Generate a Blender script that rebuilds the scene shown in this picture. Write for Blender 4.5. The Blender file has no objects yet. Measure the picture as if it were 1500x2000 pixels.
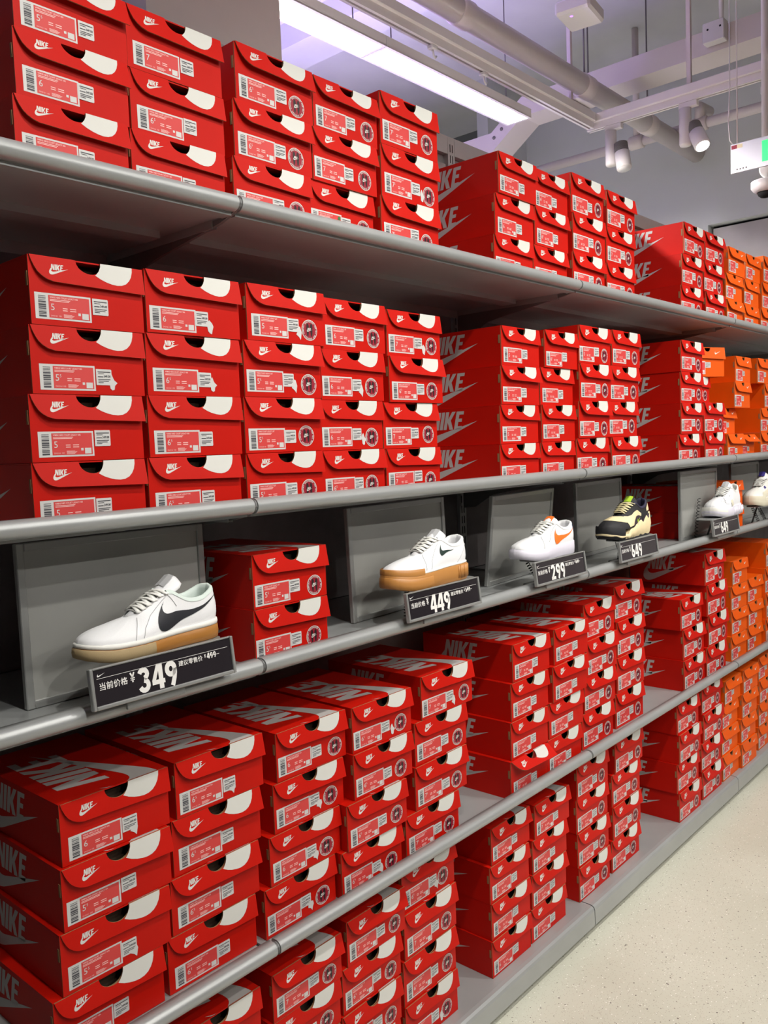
import bpy, math, random
from math import sin, cos, pi, radians
from mathutils import Vector, Matrix
from mathutils.geometry import tessellate_polygon

random.seed(11)
SC = bpy.context.scene
COL = SC.collection

# ------------------------------------------------------------------ camera
cam_d = bpy.data.cameras.new('camera')
cam = bpy.data.objects.new('camera', cam_d)
COL.objects.link(cam)
SC.camera = cam
yaw, pitch, roll = 0.84296, 0.07528, -0.04005
fwd = Vector((sin(yaw) * cos(pitch), cos(yaw) * cos(pitch), -sin(pitch)))
rgt = Vector((cos(yaw), -sin(yaw), 0))
upv = rgt.cross(fwd)
r2 = rgt * cos(roll) + upv * sin(roll)
u2 = upv * cos(roll) - rgt * sin(roll)
M = Matrix.Identity(4)
for i in range(3):
    M[i][0], M[i][1], M[i][2] = r2[i], u2[i], -fwd[i]
M.translation = Vector((-1.0025, -1.2048, 1.5055))
cam.matrix_world = M
cam_d.sensor_fit = 'VERTICAL'
cam_d.sensor_height = 36.0
cam_d.lens = 1653.37 / 2000 * 36.0
cam_d.clip_start = 0.02
cam_d.clip_end = 100

# ------------------------------------------------------------------ world, exposure
wd = bpy.data.worlds.new('world')
SC.world = wd
wd.use_nodes = True
wd.node_tree.nodes['Background'].inputs[0].default_value = (0.75, 0.74, 0.78, 1)
wd.node_tree.nodes['Background'].inputs[1].default_value = 0.05
SC.view_settings.view_transform = 'Standard'
SC.view_settings.look = 'None'
SC.view_settings.exposure = 0.0
SC.view_settings.gamma = 1.0
SC.view_settings.use_curve_mapping = False

SPOT_ROWS = [  # y, z, watts of the three ceiling tracks in front of the shelves, x of their spotlights
    (-3.8, 3.25, 74, (-0.3, 0.9, 2.1, 3.2)),
    (-1.9, 3.25, 48, (-0.4, 0.8, 2.0, 3.3)),
    (-1.0, 3.25, 60, (-0.35, 0.6, 1.5, 2.5)),
]
CEIL_W = 125        # watts of each ceiling luminaire
PURPLE_W = 130      # added unseen violet lamp behind the shelves, tints the ceiling

# ------------------------------------------------------------------ materials
def mat(name, col, rough=0.5, metal=0.0, spec=0.5, noise=0.0, nscale=40, bump=0.0, bscale=200, emit=None, estr=0.0, stretch=None, coat=0.0):
    m = bpy.data.materials.new(name)
    m.use_nodes = True
    nt = m.node_tree
    b = nt.nodes['Principled BSDF']
    b.inputs['Roughness'].default_value = rough
    b.inputs['Metallic'].default_value = metal
    b.inputs['Specular IOR Level'].default_value = spec
    b.inputs['Coat Weight'].default_value = coat
    c = (*col, 1)
    b.inputs['Base Color'].default_value = c
    if noise or bump:
        tc = nt.nodes.new('ShaderNodeTexCoord')
        mp = nt.nodes.new('ShaderNodeMapping')
        nt.links.new(tc.outputs['Object'], mp.inputs[0])
        if stretch:
            mp.inputs['Scale'].default_value = stretch
    if noise:
        n = nt.nodes.new('ShaderNodeTexNoise')
        n.inputs['Scale'].default_value = nscale
        n.inputs['Detail'].default_value = 4
        nt.links.new(mp.outputs[0], n.inputs['Vector'])
        r = nt.nodes.new('ShaderNodeMapRange')
        r.inputs['From Min'].default_value = 0.3
        r.inputs['From Max'].default_value = 0.7
        r.inputs['To Min'].default_value = 1 - noise
        r.inputs['To Max'].default_value = 1 + noise
        nt.links.new(n.outputs['Fac'], r.inputs['Value'])
        v = nt.nodes.new('ShaderNodeVectorMath')
        v.operation = 'SCALE'
        v.inputs[0].default_value = col
        nt.links.new(r.outputs[0], v.inputs['Scale'])
        nt.links.new(v.outputs[0], b.inputs['Base Color'])
    if bump:
        n2 = nt.nodes.new('ShaderNodeTexNoise')
        n2.inputs['Scale'].default_value = bscale
        n2.inputs['Detail'].default_value = 3
        nt.links.new(mp.outputs[0], n2.inputs['Vector'])
        bp = nt.nodes.new('ShaderNodeBump')
        bp.inputs['Strength'].default_value = bump
        bp.inputs['Distance'].default_value = 0.002
        nt.links.new(n2.outputs['Fac'], bp.inputs['Height'])
        nt.links.new(bp.outputs[0], b.inputs['Normal'])
    if emit:
        b.inputs['Emission Color'].default_value = (*emit, 1)
        b.inputs['Emission Strength'].default_value = estr
    return m

def S(r, g, b):  # sRGB 0-255 to linear
    f = lambda c: (c / 255 / 12.92) if c / 255 <= 0.04045 else ((c / 255 + 0.055) / 1.055) ** 2.4
    return (f(r), f(g), f(b))

MT = {}
MT['red'] = mat('red_card', S(190, 18, 4), 0.5, spec=0.18, noise=0.05, nscale=9, bump=0.05, bscale=350)
MT['orange'] = mat('orange_card', S(226, 86, 6), 0.5, spec=0.2, noise=0.05, nscale=9, bump=0.05, bscale=350)
MT['kraft'] = mat('kraft_card', S(140, 108, 72), 0.85, noise=0.15, nscale=80)
MT['dark'] = mat('box_inside_shade', S(70, 52, 38), 0.9)
MT['white'] = mat('white_print', S(208, 207, 201), 0.45)
MT['silver'] = mat('grey_print', S(186, 181, 178), 0.42)
MT['paper'] = mat('label_paper', S(204, 203, 201), 0.5)
MT['pink'] = mat('label_red', S(206, 62, 60), 0.5)
MT['ink'] = mat('label_ink', S(70, 70, 76), 0.6)
MT['inkpink'] = mat('label_fine_print', S(240, 190, 186), 0.5)
MT['maroon'] = mat('badge_maroon', S(146, 24, 44), 0.45)
MT['black'] = mat('badge_black', S(40, 20, 24), 0.5)
MT['metal'] = mat('grey_shelf_metal', S(168, 170, 170), 0.36, metal=0.35, noise=0.05, nscale=6, bump=0.04, bscale=900)
MT['metal_dk'] = mat('shelf_bracket_metal', S(120, 120, 120), 0.45, metal=0.3)
MT['slot'] = mat('slot_black', S(18, 17, 18), 0.9)
MT['frame'] = mat('display_frame_metal', S(165, 166, 164), 0.33, metal=0.45, noise=0.04, nscale=12)
MT['panel'] = mat('display_panel', S(160, 160, 156), 0.42, noise=0.04, nscale=7)
MT['sign'] = mat('sign_insert', S(42, 38, 42), 0.16, coat=0.6)
MT['signtext'] = mat('sign_text', S(236, 234, 230), 0.5)
MT['ceil'] = mat('painted_ceiling', S(207, 207, 208), 0.8, noise=0.05, nscale=3)
MT['wall'] = mat('painted_wall', S(205, 208, 206), 0.8, noise=0.03, nscale=2)
MT['wallgrey'] = mat('grey_wall', S(96, 94, 96), 0.8)
MT['pipe'] = mat('painted_pipe', S(214, 204, 200), 0.5)
MT['lampw'] = mat('lamp_white', S(222, 216, 212), 0.45)
MT['fin'] = mat('lamp_fins', S(120, 116, 116), 0.5)
MT['tube'] = mat('lamp_tube', (1, 1, 1), 0.5, emit=(1.0, 0.97, 0.93), estr=14)
MT['refl'] = mat('lamp_reflector', S(235, 235, 235), 0.2, metal=0.6)
MT['glow'] = mat('lamp_lens', (1, 1, 1), 0.4, emit=(1.0, 0.90, 0.80), estr=18)
MT['plastic'] = mat('white_plastic', S(220, 216, 214), 0.4)
MT['green'] = mat('exit_green', S(60, 230, 120), 0.4, emit=S(40, 235, 110), estr=1.2)
MT['dotgreen'] = mat('green_dot_sticker', S(40, 120, 60), 0.5)
MT['steel'] = mat('brushed_steel', S(205, 206, 208), 0.35, metal=0.5)
MT['cable'] = mat('black_cable', S(26, 25, 26), 0.5)
MT['chrome'] = mat('chrome', S(190, 190, 190), 0.25, metal=0.9)
MT['violet'] = mat('violet_glow', S(150, 110, 255), 0.4, emit=S(150, 105, 255), estr=3)

def concrete(name, a, b_, sc):
    m = bpy.data.materials.new(name)
    m.use_nodes = True
    nt = m.node_tree
    b = nt.nodes['Principled BSDF']
    b.inputs['Roughness'].default_value = 0.62
    tc = nt.nodes.new('ShaderNodeTexCoord')
    n1 = nt.nodes.new('ShaderNodeTexNoise')
    n1.inputs['Scale'].default_value = sc
    n1.inputs['Detail'].default_value = 9
    n1.inputs['Roughness'].default_value = 0.65
    rp = nt.nodes.new('ShaderNodeValToRGB')
    rp.color_ramp.elements[0].position = 0.32
    rp.color_ramp.elements[1].position = 0.68
    rp.color_ramp.elements[0].color = (*a, 1)
    rp.color_ramp.elements[1].color = (*b_, 1)
    nt.links.new(tc.outputs['Object'], n1.inputs['Vector'])
    nt.links.new(n1.outputs['Fac'], rp.inputs[0])
    nt.links.new(rp.outputs[0], b.inputs['Base Color'])
    return m
MT['concrete'] = concrete('concrete_look_panel', S(116, 108, 108), S(146, 138, 138), 5)
MT['column'] = concrete('column_board', S(196, 182, 178), S(208, 194, 190), 1.5)
MT['endpanel'] = concrete('end_wall_panel', S(178, 172, 170), S(194, 188, 186), 2.0)

def floor_mat():
    m = bpy.data.materials.new('speckled_vinyl')
    m.use_nodes = True
    nt = m.node_tree
    b = nt.nodes['Principled BSDF']
    b.inputs['Roughness'].default_value = 0.38
    tc = nt.nodes.new('ShaderNodeTexCoord')
    n1 = nt.nodes.new('ShaderNodeTexNoise')
    n1.inputs['Scale'].default_value = 2.2
    n1.inputs['Detail'].default_value = 8
    nt.links.new(tc.outputs['Object'], n1.inputs['Vector'])
    base = nt.nodes.new('ShaderNodeValToRGB')
    base.color_ramp.elements[0].position = 0.3
    base.color_ramp.elements[1].position = 0.7
    base.color_ramp.elements[0].color = (*S(200, 199, 183), 1)
    base.color_ramp.elements[1].color = (*S(212, 211, 196), 1)
    nt.links.new(n1.outputs['Fac'], base.inputs[0])
    prev = base.outputs[0]
    for sc, thr, pick, col in ((95, 0.16, 0.72, S(128, 120, 108)), (60, 0.13, 0.78, S(96, 88, 80)), (120, 0.20, 0.70, S(242, 240, 232)), (240, 0.25, 0.5, S(176, 168, 152))):
        v = nt.nodes.new('ShaderNodeTexVoronoi')
        v.inputs['Scale'].default_value = sc
        nt.links.new(tc.outputs['Object'], v.inputs['Vector'])
        lt = nt.nodes.new('ShaderNodeMath')
        lt.operation = 'LESS_THAN'
        lt.inputs[1].default_value = thr
        nt.links.new(v.outputs['Distance'], lt.inputs[0])
        sep = nt.nodes.new('ShaderNodeSeparateColor')
        nt.links.new(v.outputs['Color'], sep.inputs[0])
        gt = nt.nodes.new('ShaderNodeMath')
        gt.operation = 'GREATER_THAN'
        gt.inputs[1].default_value = pick
        nt.links.new(sep.outputs[0], gt.inputs[0])
        mu = nt.nodes.new('ShaderNodeMath')
        mu.operation = 'MULTIPLY'
        nt.links.new(lt.outputs[0], mu.inputs[0])
        nt.links.new(gt.outputs[0], mu.inputs[1])
        mx = nt.nodes.new('ShaderNodeMix')
        mx.data_type = 'RGBA'
        nt.links.new(mu.outputs[0], mx.inputs['Factor'])
        nt.links.new(prev, mx.inputs['A'])
        mx.inputs['B'].default_value = (*col, 1)
        prev = mx.outputs['Result']
    nt.links.new(prev, b.inputs['Base Color'])
    return m
MT['floor'] = floor_mat()

# ------------------------------------------------------------------ mesh builder
class MB:
    def __init__(s):
        s.v, s.f, s.m, s.sm, s.slots = [], [], [], [], []
    def mi(s, k):
        if k not in s.slots:
            s.slots.append(k)
        return s.slots.index(k)
    def add(s, vs, fs, k, smooth=False):
        o = len(s.v)
        s.v += [tuple(p) for p in vs]
        i = s.mi(k)
        for f in fs:
            s.f.append([o + j for j in f])
            s.m.append(i)
            s.sm.append(smooth)
    def box(s, x0, x1, y0, y1, z0, z1, k):
        s.add([(x0, y0, z0), (x1, y0, z0), (x1, y1, z0), (x0, y1, z0), (x0, y0, z1), (x1, y0, z1), (x1, y1, z1), (x0, y1, z1)],
              [(3, 2, 1, 0), (4, 5, 6, 7), (0, 1, 5, 4), (1, 2, 6, 5), (2, 3, 7, 6), (3, 0, 4, 7)], k)
    def bbox(s, x0, x1, y0, y1, z0, z1, k, b=0.003):
        # box with bevelled edges
        vs, idx = [], {}
        for ix, x in enumerate((x0, x1)):
            for iy, y in enumerate((y0, y1)):
                for iz, z in enumerate((z0, z1)):
                    sx, sy, sz = (1 - 2 * ix) * b, (1 - 2 * iy) * b, (1 - 2 * iz) * b
                    for a, d in enumerate(((0, sy, sz), (sx, 0, sz), (sx, sy, 0))):
                        idx[ix, iy, iz, a] = len(vs)
                        vs.append((x + d[0], y + d[1], z + d[2]))
        fs = []
        def q(*ks):
            fs.append([idx[k_] for k_ in ks])
        for i in (0, 1):
            q((i, 0, 0, 0), (i, 1, 0, 0), (i, 1, 1, 0), (i, 0, 1, 0))
            q((0, i, 0, 1), (1, i, 0, 1), (1, i, 1, 1), (0, i, 1, 1))
            q((0, 0, i, 2), (1, 0, i, 2), (1, 1, i, 2), (0, 1, i, 2))
        for i in (0, 1):
            for j in (0, 1):
                q((i, j, 0, 0), (i, j, 1, 0), (i, j, 1, 1), (i, j, 0, 1))
                q((i, 0, j, 0), (i, 1, j, 0), (i, 1, j, 2), (i, 0, j, 2))
                q((0, i, j, 1), (1, i, j, 1), (1, i, j, 2), (0, i, j, 2))
                for k_ in (0, 1):
                    q((i, j, k_, 0), (i, j, k_, 1), (i, j, k_, 2))
        s.add(vs, fs, k)
    def poly(s, loops, fn, k):
        # filled 2-D outline (loops may hold holes) mapped to space by fn
        if not isinstance(loops[0][0], (tuple, list, Vector)):
            loops = [loops]
        L = [[Vector((p[0], p[1], 0)) for p in l] for l in loops]
        tr = tessellate_polygon(L)
        flat = [p for l in loops for p in l]
        s.add([fn(p[0], p[1]) for p in flat], [tuple(t) for t in tr], k)
    def tri2(s, vt, fn, k):
        s.add([fn(p[0], p[1]) for p in vt[0]], vt[1], k)
    def plate(s, out, fn0, fn1, k, kside=None):
        # thick plate: outline at fn0 (front) and fn1 (back), side walls
        s.poly(out, fn0, k)
        s.poly(out, fn1, k)
        n = len(out)
        a = [fn0(*p) for p in out] + [fn1(*p) for p in out]
        s.add(a, [(i, (i + 1) % n, n + (i + 1) % n, n + i) for i in range(n)], kside or k)
    def prism_x(s, prof, x0, x1, k, smooth=False):
        n = len(prof)
        s.poly(prof, lambda a, b: (x0, a, b), k)
        s.poly(prof, lambda a, b: (x1, a, b), k)
        s.add([(x0, p[0], p[1]) for p in prof] + [(x1, p[0], p[1]) for p in prof],
              [(i, (i + 1) % n, n + (i + 1) % n, n + i) for i in range(n)], k, smooth)
    def tube(s, pts, r, k, n=8, caps=True, flat=None):
        pts = [Vector(p) for p in pts]
        N = len(pts)
        rs = r if isinstance(r, (list, tuple)) else [r] * N
        vs = []
        ref = None
        for i, p in enumerate(pts):
            t = (pts[min(i + 1, N - 1)] - pts[max(i - 1, 0)]).normalized()
            if ref is None:
                ref = Vector((0, 0, 1)) if abs(t.z) < 0.9 else Vector((1, 0, 0))
            a = (ref - t * ref.dot(t)).normalized()
            b = t.cross(a)
            ref = a
            fa, fb = (flat or (1, 1))
            for j in range(n):
                w = 2 * pi * j / n
                vs.append(p + a * (cos(w) * rs[i] * fa) + b * (sin(w) * rs[i] * fb))
        fs = []
        for i in range(N - 1):
            for j in range(n):
                fs.append((i * n + j, i * n + (j + 1) % n, (i + 1) * n + (j + 1) % n, (i + 1) * n + j))
        if caps:
            fs.append(tuple(range(n))[::-1])
            fs.append(tuple((N - 1) * n + j for j in range(n)))
        s.add(vs, fs, k, True)
    def build(s, name, parent=None):
        me = bpy.data.meshes.new(name)
        me.from_pydata(s.v, [], s.f)
        for k in s.slots:
            me.materials.append(MT[k] if isinstance(k, str) else k)
        me.polygons.foreach_set('material_index', s.m)
        me.polygons.foreach_set('use_smooth', s.sm)
        me.update()
        return obj(name, me, parent)

def recalc(o):
    import bmesh
    bm = bmesh.new()
    bm.from_mesh(o.data)
    bmesh.ops.recalc_face_normals(bm, faces=bm.faces)
    bm.to_mesh(o.data)
    bm.free()
    return o

def obj(name, me, parent=None):
    o = bpy.data.objects.new(name, me)
    COL.objects.link(o)
    if parent:
        o.parent = parent
    return o
def tag(o, label, cat, group=None):
    o['label'] = label
    o['category'] = cat
    if group:
        o['group'] = group
    return o
def thing(name, label, cat, loc=(0, 0, 0), rz=0, group=None):
    o = obj(name, None)
    o.location = loc
    o.rotation_euler = (0, 0, rz)
    o.empty_display_size = 0.05
    return tag(o, label, cat, group)
def struct(o):
    o['kind'] = 'structure'
    return o
def copy_tree(o, parent=None):
    c = o.copy()
    COL.objects.link(c)
    c.parent = parent
    for ch in o.children:
        copy_tree(ch, c)
    return c

_tc = {}
def text2(s_, size=1.0, bold=0.0, xs=1.0, align='LEFT'):
    key = (s_, size, bold, xs, align)
    if key in _tc:
        return _tc[key]
    cu = bpy.data.curves.new('lettering', 'FONT')
    cu.body = s_
    cu.size = 1.0
    cu.resolution_u = 2
    cu.offset = bold
    cu.align_x = align
    cu.fill_mode = 'FRONT'
    o = bpy.data.objects.new('lettering', cu)
    COL.objects.link(o)
    dg = bpy.context.evaluated_depsgraph_get()
    dg.update()
    me = o.evaluated_get(dg).to_mesh()
    vs = [(v.co.x * size * xs, v.co.y * size) for v in me.vertices]
    fs = [tuple(p.vertices) for p in me.polygons]
    o.evaluated_get(dg).to_mesh_clear()
    bpy.data.objects.remove(o)
    bpy.data.curves.remove(cu)
    _tc[key] = (vs, fs)
    return _tc[key]

# ------------------------------------------------------------------ the logo shapes
def bez(p0, p1, p2, p3, n=8):
    out = []
    for i in range(1, n + 1):
        t = i / n
        a, b, c, d = (1 - t) ** 3, 3 * t * (1 - t) ** 2, 3 * t * t * (1 - t), t ** 3
        out.append((a * p0[0] + b * p1[0] + c * p2[0] + d * p3[0], a * p0[1] + b * p1[1] + c * p2[1] + d * p3[1]))
    return out
def make_swoosh():
    pts = [(24, 7.8), (15.2, 11.54), (6.442, 15.276)]
    cur = pts[-1]
    for c in ((-1.456, .616, -2.679, .925, -3.668, .925), (-1.12, 0, -1.933, -.392, -2.437, -1.177), (-.317, -.504, -.41, -1.143, -.28, -1.918),
              (.13, -.775, .476, -1.6, 1.036, -2.478), (.467, -.71, 1.232, -1.643, 2.297, -2.8), (-.36, .6, -.62, 1.2, -.784, 1.848),
              (-.28, 1.195, -.028, 2.072, .756, 2.632), (.373, .261, .886, .392, 1.54, .392), (.522, 0, 1.11, -.084, 1.764, -.252)):
        e = [(cur[0] + c[i], cur[1] + c[i + 1]) for i in (0, 2, 4)]
        pts += bez(cur, e[0], e[1], e[2], 5)
        cur = pts[-1]
    pts.append((15.3, 10.13))
    return [(x / 24, (16.2 - y) / 24) for x, y in pts]
SWOOSH = make_swoosh()      # 1 wide, 0.35 high
LET = {'N': [(0, 0), (0, 1), (.19, 1), (.36, .45), (.36, 1), (.53, 1), (.53, 0), (.35, 0), (.17, .56), (.17, 0)],
       'I': [(0, 0), (0, 1), (.19, 1), (.19, 0)],
       'K': [(0, 0), (0, 1), (.19, 1), (.19, .58), (.36, 1), (.57, 1), (.36, .52), (.58, 0), (.36, 0), (.19, .42), (.19, 0)],
       'E': [(0, 0), (0, 1), (.44, 1), (.44, .82), (.19, .82), (.19, .6), (.39, .6), (.39, .42), (.19, .42), (.19, .18), (.44, .18), (.44, 0)]}
def word(shear=0.2):
    out, x = [], 0
    for ch, w in zip('NIKE', (.53, .19, .58, .44)):
        out.append([(px + x + shear * py, py) for px, py in LET[ch]])
        x += w + .055
    return out                # about 2.1 wide, 1 high
WORD = word()
def logo(mb, fn, w, k, x=0, y=0):
    # word above swoosh; w = swoosh width; origin lower left
    mb.poly(SWOOSH, lambda a, b: fn(x + a * w, y + b * w), k)
    for l in WORD:
        mb.poly(l, lambda a, b: fn(x + (.10 + a * .315) * w, y + (.232 + b * .285) * w), k)
def clip_half(poly, axis, lim):
    out = []
    n = len(poly)
    for i in range(n):
        a, b = poly[i], poly[(i + 1) % n]
        ia, ib = a[axis] >= lim, b[axis] >= lim
        if ia:
            out.append(a)
        if ia != ib:
            t = (lim - a[axis]) / (b[axis] - a[axis])
            out.append((a[0] + t * (b[0] - a[0]), a[1] + t * (b[1] - a[1])))
    return out

def stroke2(pts, w):
    # thick polyline as quads
    n = len(pts)
    L, R = [], []
    for i, p in enumerate(pts):
        a, b = pts[max(i - 1, 0)], pts[min(i + 1, n - 1)]
        dx, dy = b[0] - a[0], b[1] - a[1]
        l = math.hypot(dx, dy)
        ww = w[i] if isinstance(w, list) else w
        L.append((p[0] - dy / l * ww / 2, p[1] + dx / l * ww / 2))
        R.append((p[0] + dy / l * ww / 2, p[1] - dx / l * ww / 2))
    return [[L[i], L[i + 1], R[i + 1], R[i]] for i in range(n - 1)]
def arc2(cx, cy, rx, ry, a0, a1, n=10):
    return [(cx + rx * cos(radians(a0 + (a1 - a0) * i / n)), cy + ry * sin(radians(a0 + (a1 - a0) * i / n))) for i in range(n + 1)]
def digit(ch):
    # heavy condensed numerals, 0.6 wide and 1 high
    if ch == '9' or ch == '6':
        q = stroke2(arc2(.3, .675, .195, .215, 0, 360, 20), .21) + stroke2([(.495, .66), (.49, .50), (.44, .30), (.34, .06), (.31, -.0)], .21)
        return q if ch == '9' else [[(.6 - a, 1 - b) for a, b in r] for r in q]
    if ch == '3':
        return stroke2(arc2(.29, .735, .185, .165, 165, -80), .20) + stroke2(arc2(.29, .295, .20, .195, 88, -165), .20)
    if ch == '2':
        return stroke2(arc2(.29, .70, .19, .20, 172, -25) + [(.36, .42), (.20, .20), (.10, .08)], .21) + [[(0, 0), (.6, 0), (.6, .20), (0, .20)]]
    if ch == '4':
        return [[[(0, .2), (0, .38), (.28, 1), (.56, 1), (.56, .38), (.64, .38), (.64, .2), (.56, .2), (.56, 0), (.34, 0), (.34, .2)], [(.19, .38), (.34, .38), (.34, .72)]]]
    if ch == '5':
        return stroke2([(.50, .90), (.18, .90), (.16, .56)], .20) + stroke2(arc2(.28, .33, .21, .23, 120, -160), .20)
    if ch == '¥':
        return stroke2([(.06, 1), (.3, .52)], .18) + stroke2([(.54, 1), (.3, .52)], .18) + [[(.21, 0), (.39, 0), (.39, .55), (.21, .55)], [(.04, .40), (.56, .40), (.56, .49), (.04, .49)], [(.04, .21), (.56, .21), (.56, .30), (.04, .30)]]
def numerals(mb, txt, fn, x, y, h, k, sp=.68, xs=.92):
    for ch in txt:
        for pl in digit(ch):
            mb.poly(pl, lambda a, b: fn(x + a * h * xs, y + b * h), k)
        x += sp * h * xs

# ------------------------------------------------------------------ room
XW, CEILZ = 5.16, 4.30
m = MB(); m.box(-7, XW + .3, -7.5, 5.3, -0.1, 0.0, 'floor'); struct(m.build('floor'))
m = MB(); m.box(-7, XW + .3, -7.5, 5.3, CEILZ, CEILZ + .1, 'ceil'); struct(m.build('ceiling'))
m = MB(); m.box(-7, XW + .3, 5.2, 5.3, 0, CEILZ, 'wall'); struct(m.build('wall_back'))
m = MB(); m.box(-7.1, -7, -7.5, 5.3, 0, CEILZ, 'wallgrey'); struct(m.build('wall_left'))
m = MB(); m.box(-7, XW + .3, -7.6, -7.5, 0, CEILZ, 'wallgrey'); struct(m.build('wall_front'))
# the far end wall: white above, a recessed grey field below on the aisle side
m = MB()
m.box(XW, XW + .1, -7.5, 1.10, 2.99, CEILZ, 'wall')
m.box(XW, XW + .1, 1.10, 2.57, 0, CEILZ, 'wall')
m.box(XW - .55, XW + .1, 2.57, 2.67, 0, CEILZ, 'wall')
wr = struct(m.build('wall_right'))
for i, (a, b) in enumerate(((1.085, .36), (.35, -.85), (-.86, -2.06), (-2.07, -3.27))):
    m = MB(); m.box(XW + .06, XW + .10, b, a, 0, 2.97, 'endpanel')
    o = m.build('wall_panel', wr)
m = MB(); m.box(XW + .11, XW + .3, -7.5, 1.2, 0, 3.0, 'slot'); m.build('recess_back', wr)
m = MB(); m.box(.25, .69, .62, 1.05, 0, CEILZ, 'column'); struct(m.build('trim_1'))['label'] = 'brown grey boarded column behind the shelves'
# downstand beams under the slab
for i, (x0, x1, y0, y1, h) in enumerate(((-7, XW, 3.55, 3.95, .5), (2.95, 3.25, -7.5, 5.2, .16), (1.0, 1.4, 2.2, 3.55, .35))):
    m = MB(); m.box(x0, x1, y0, y1, CEILZ - h, CEILZ, 'ceil'); struct(m.build('trim_%d' % (i + 2)))

# ------------------------------------------------------------------ shelving run
BAY = 1.25
BAYS = (-1, 0, 1, 2, 3)        # bay index i spans x = i*BAY .. (i+1)*BAY
LIPZ = {'S1': 1.954, 'S2': 1.4085, 'S3': 1.108, 'S4': 0.557}
SURF = {k: v - 0.0125 for k, v in LIPZ.items()}
SURF['S2'] = 1.3995
SURF['S5'] = 0.085
SHELF = {'S1': 'top shelf', 'S2': 'second shelf', 'S3': 'shoe display shelf', 'S4': 'lower shelf', 'S5': 'base shelf'}
BACKY = 0.455
BAYN = {-1: 'left hand', 0: 'second', 1: 'third', 2: 'fourth', 3: 'farthest'}

R_ = 0.0145
lip = []
for i in range(15):
    a = radians(95 + 178 * i / 14)
    lip.append((R_ + R_ * cos(a), R_ * sin(a)))
lip = [(0.026, 0.0142)] + lip + [(0.026, -0.0142)]
def shelf_mesh(up):
    g = 0.0042
    d = MB()
    # thin pan: deck, front flange, rear flange, stiffening channel below
    d.box(g, BAY - g, 0.026, BACKY - .006, -.0165 + up, -.0125 + up, 'metal')
    d.box(g, BAY - g, 0.024, 0.028, -.020, .012, 'metal')
    d.box(g, BAY - g, 0.028, 0.050, -.020, -.0172, 'metal')
    d.box(g, BAY - g, BACKY - .010, BACKY - .006, -.04, -.0125, 'metal')
    d.box(g + .03, BAY - g - .03, 0.205, 0.255, -.030, -.0165, 'metal')
    d.box(g, g + .002, 0.080, BACKY - .01, -.032, -.0085, 'metal')
    d.box(BAY - g - .002, BAY - g, 0.080, BACKY - .01, -.032, -.0085, 'metal')
    deck = d.build('deck')
    l = MB()
    l.prism_x(lip, g, BAY - g, 'metal', True)
    rail = recalc(l.build('front_rail'))
    brs = []
    for dep in (.105, .046):
        b = MB()
        prof = [(.0145 + .0125 * cos(radians(a)), .0125 * sin(radians(a))) for a in (95, 125, 155, 185, 215, 245, 270)]
        prof += [(.028, -.018), (.06, -.026), (.26, -.5 * dep), (.33, -.62 * dep), (.40, -dep), (BACKY - .008, -dep - .004), (BACKY - .008, -.018), (.05, -.018), (.026, .009)]
        b.plate(prof, lambda y, z: (-.0016, y, z), lambda y, z: (.0016, y, z), 'metal_dk')
        brs.append(b.build('bracket'))
    return deck.data, rail.data, [q.data for q in brs], [deck, rail] + brs
SHM = {}
for up_ in (0.0, .0035):
    dk, rl, bk, tmp = shelf_mesh(up_)
    for o in tmp:
        bpy.data.objects.remove(o)
    SHM[up_] = dk
for s_ in ('S1', 'S2', 'S3', 'S4'):
    for i in BAYS:
        t = thing('metal_shelf', 'grey metal %s with rounded front rail, %s bay' % (SHELF[s_], BAYN[i]), 'shelf', (i * BAY, 0, LIPZ[s_]), 0, 'grey metal shelves')
        obj('deck', SHM[.0035 if s_ == 'S2' else 0.0], t)
        obj('front_rail', rl, t)
        o = obj('bracket', bk[1 if s_ == 'S4' else 0], t)
        o.location = (0.002, 0, 0)
        o = obj('bracket', bk[1 if s_ == 'S4' else 0], t)
        o.location = (BAY - 0.002, 0, 0)
# base shelves
bp = [(BACKY - .006, .085), (.024, .085), (.014, .0835), (.008, .079), (.005, .072), (.0045, .026), (.007, .022), (BACKY - .006, .022)]
for i in BAYS:
    t = thing('base_shelf', 'grey metal base shelf just above the floor, %s bay' % BAYN[i], 'shelf', (i * BAY, 0, 0), 0, 'grey base shelves')
    m = MB(); m.prism_x(bp, .002, BAY - .002, 'metal'); recalc(m.build('deck', t))
    m = MB(); m.box(.002, BAY - .002, .028, .034, 0, .022, 'slot'); m.build('kick_shade', t)  # recessed kick in near black, its colour stands for the shadow gap
# uprights with slots
up = MB()
up.box(-.018, .018, BACKY - .002, BACKY + .03, 0, 2.485, 'metal')
u0 = up.build('post')
sl = MB()
z = 0.16
while z < 2.44:
    for dx in (-.0075, .0045):
        sl.box(dx, dx + .003, BACKY - .0028, BACKY - .0018, z, z + .024, 'slot')
    z += .034
s0 = sl.build('slot_row')
for o in (u0, s0):
    me = o.data
    bpy.data.objects.remove(o)
up_me, sl_me = bpy.data.meshes['post'], bpy.data.meshes['slot_row']
NTH = ['first', 'second', 'third', 'fourth', 'fifth', 'sixth']
for n_, i in enumerate((-1, 0, 1, 2, 3, 4)):
    t = thing('shelf_upright', 'slotted grey steel upright post, %s from the left behind the shelves' % NTH[n_], 'upright', (i * BAY, 0, 0), 0, 'slotted shelf uprights')
    obj('post', up_me, t)
    obj('slot_row', sl_me, t)
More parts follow.
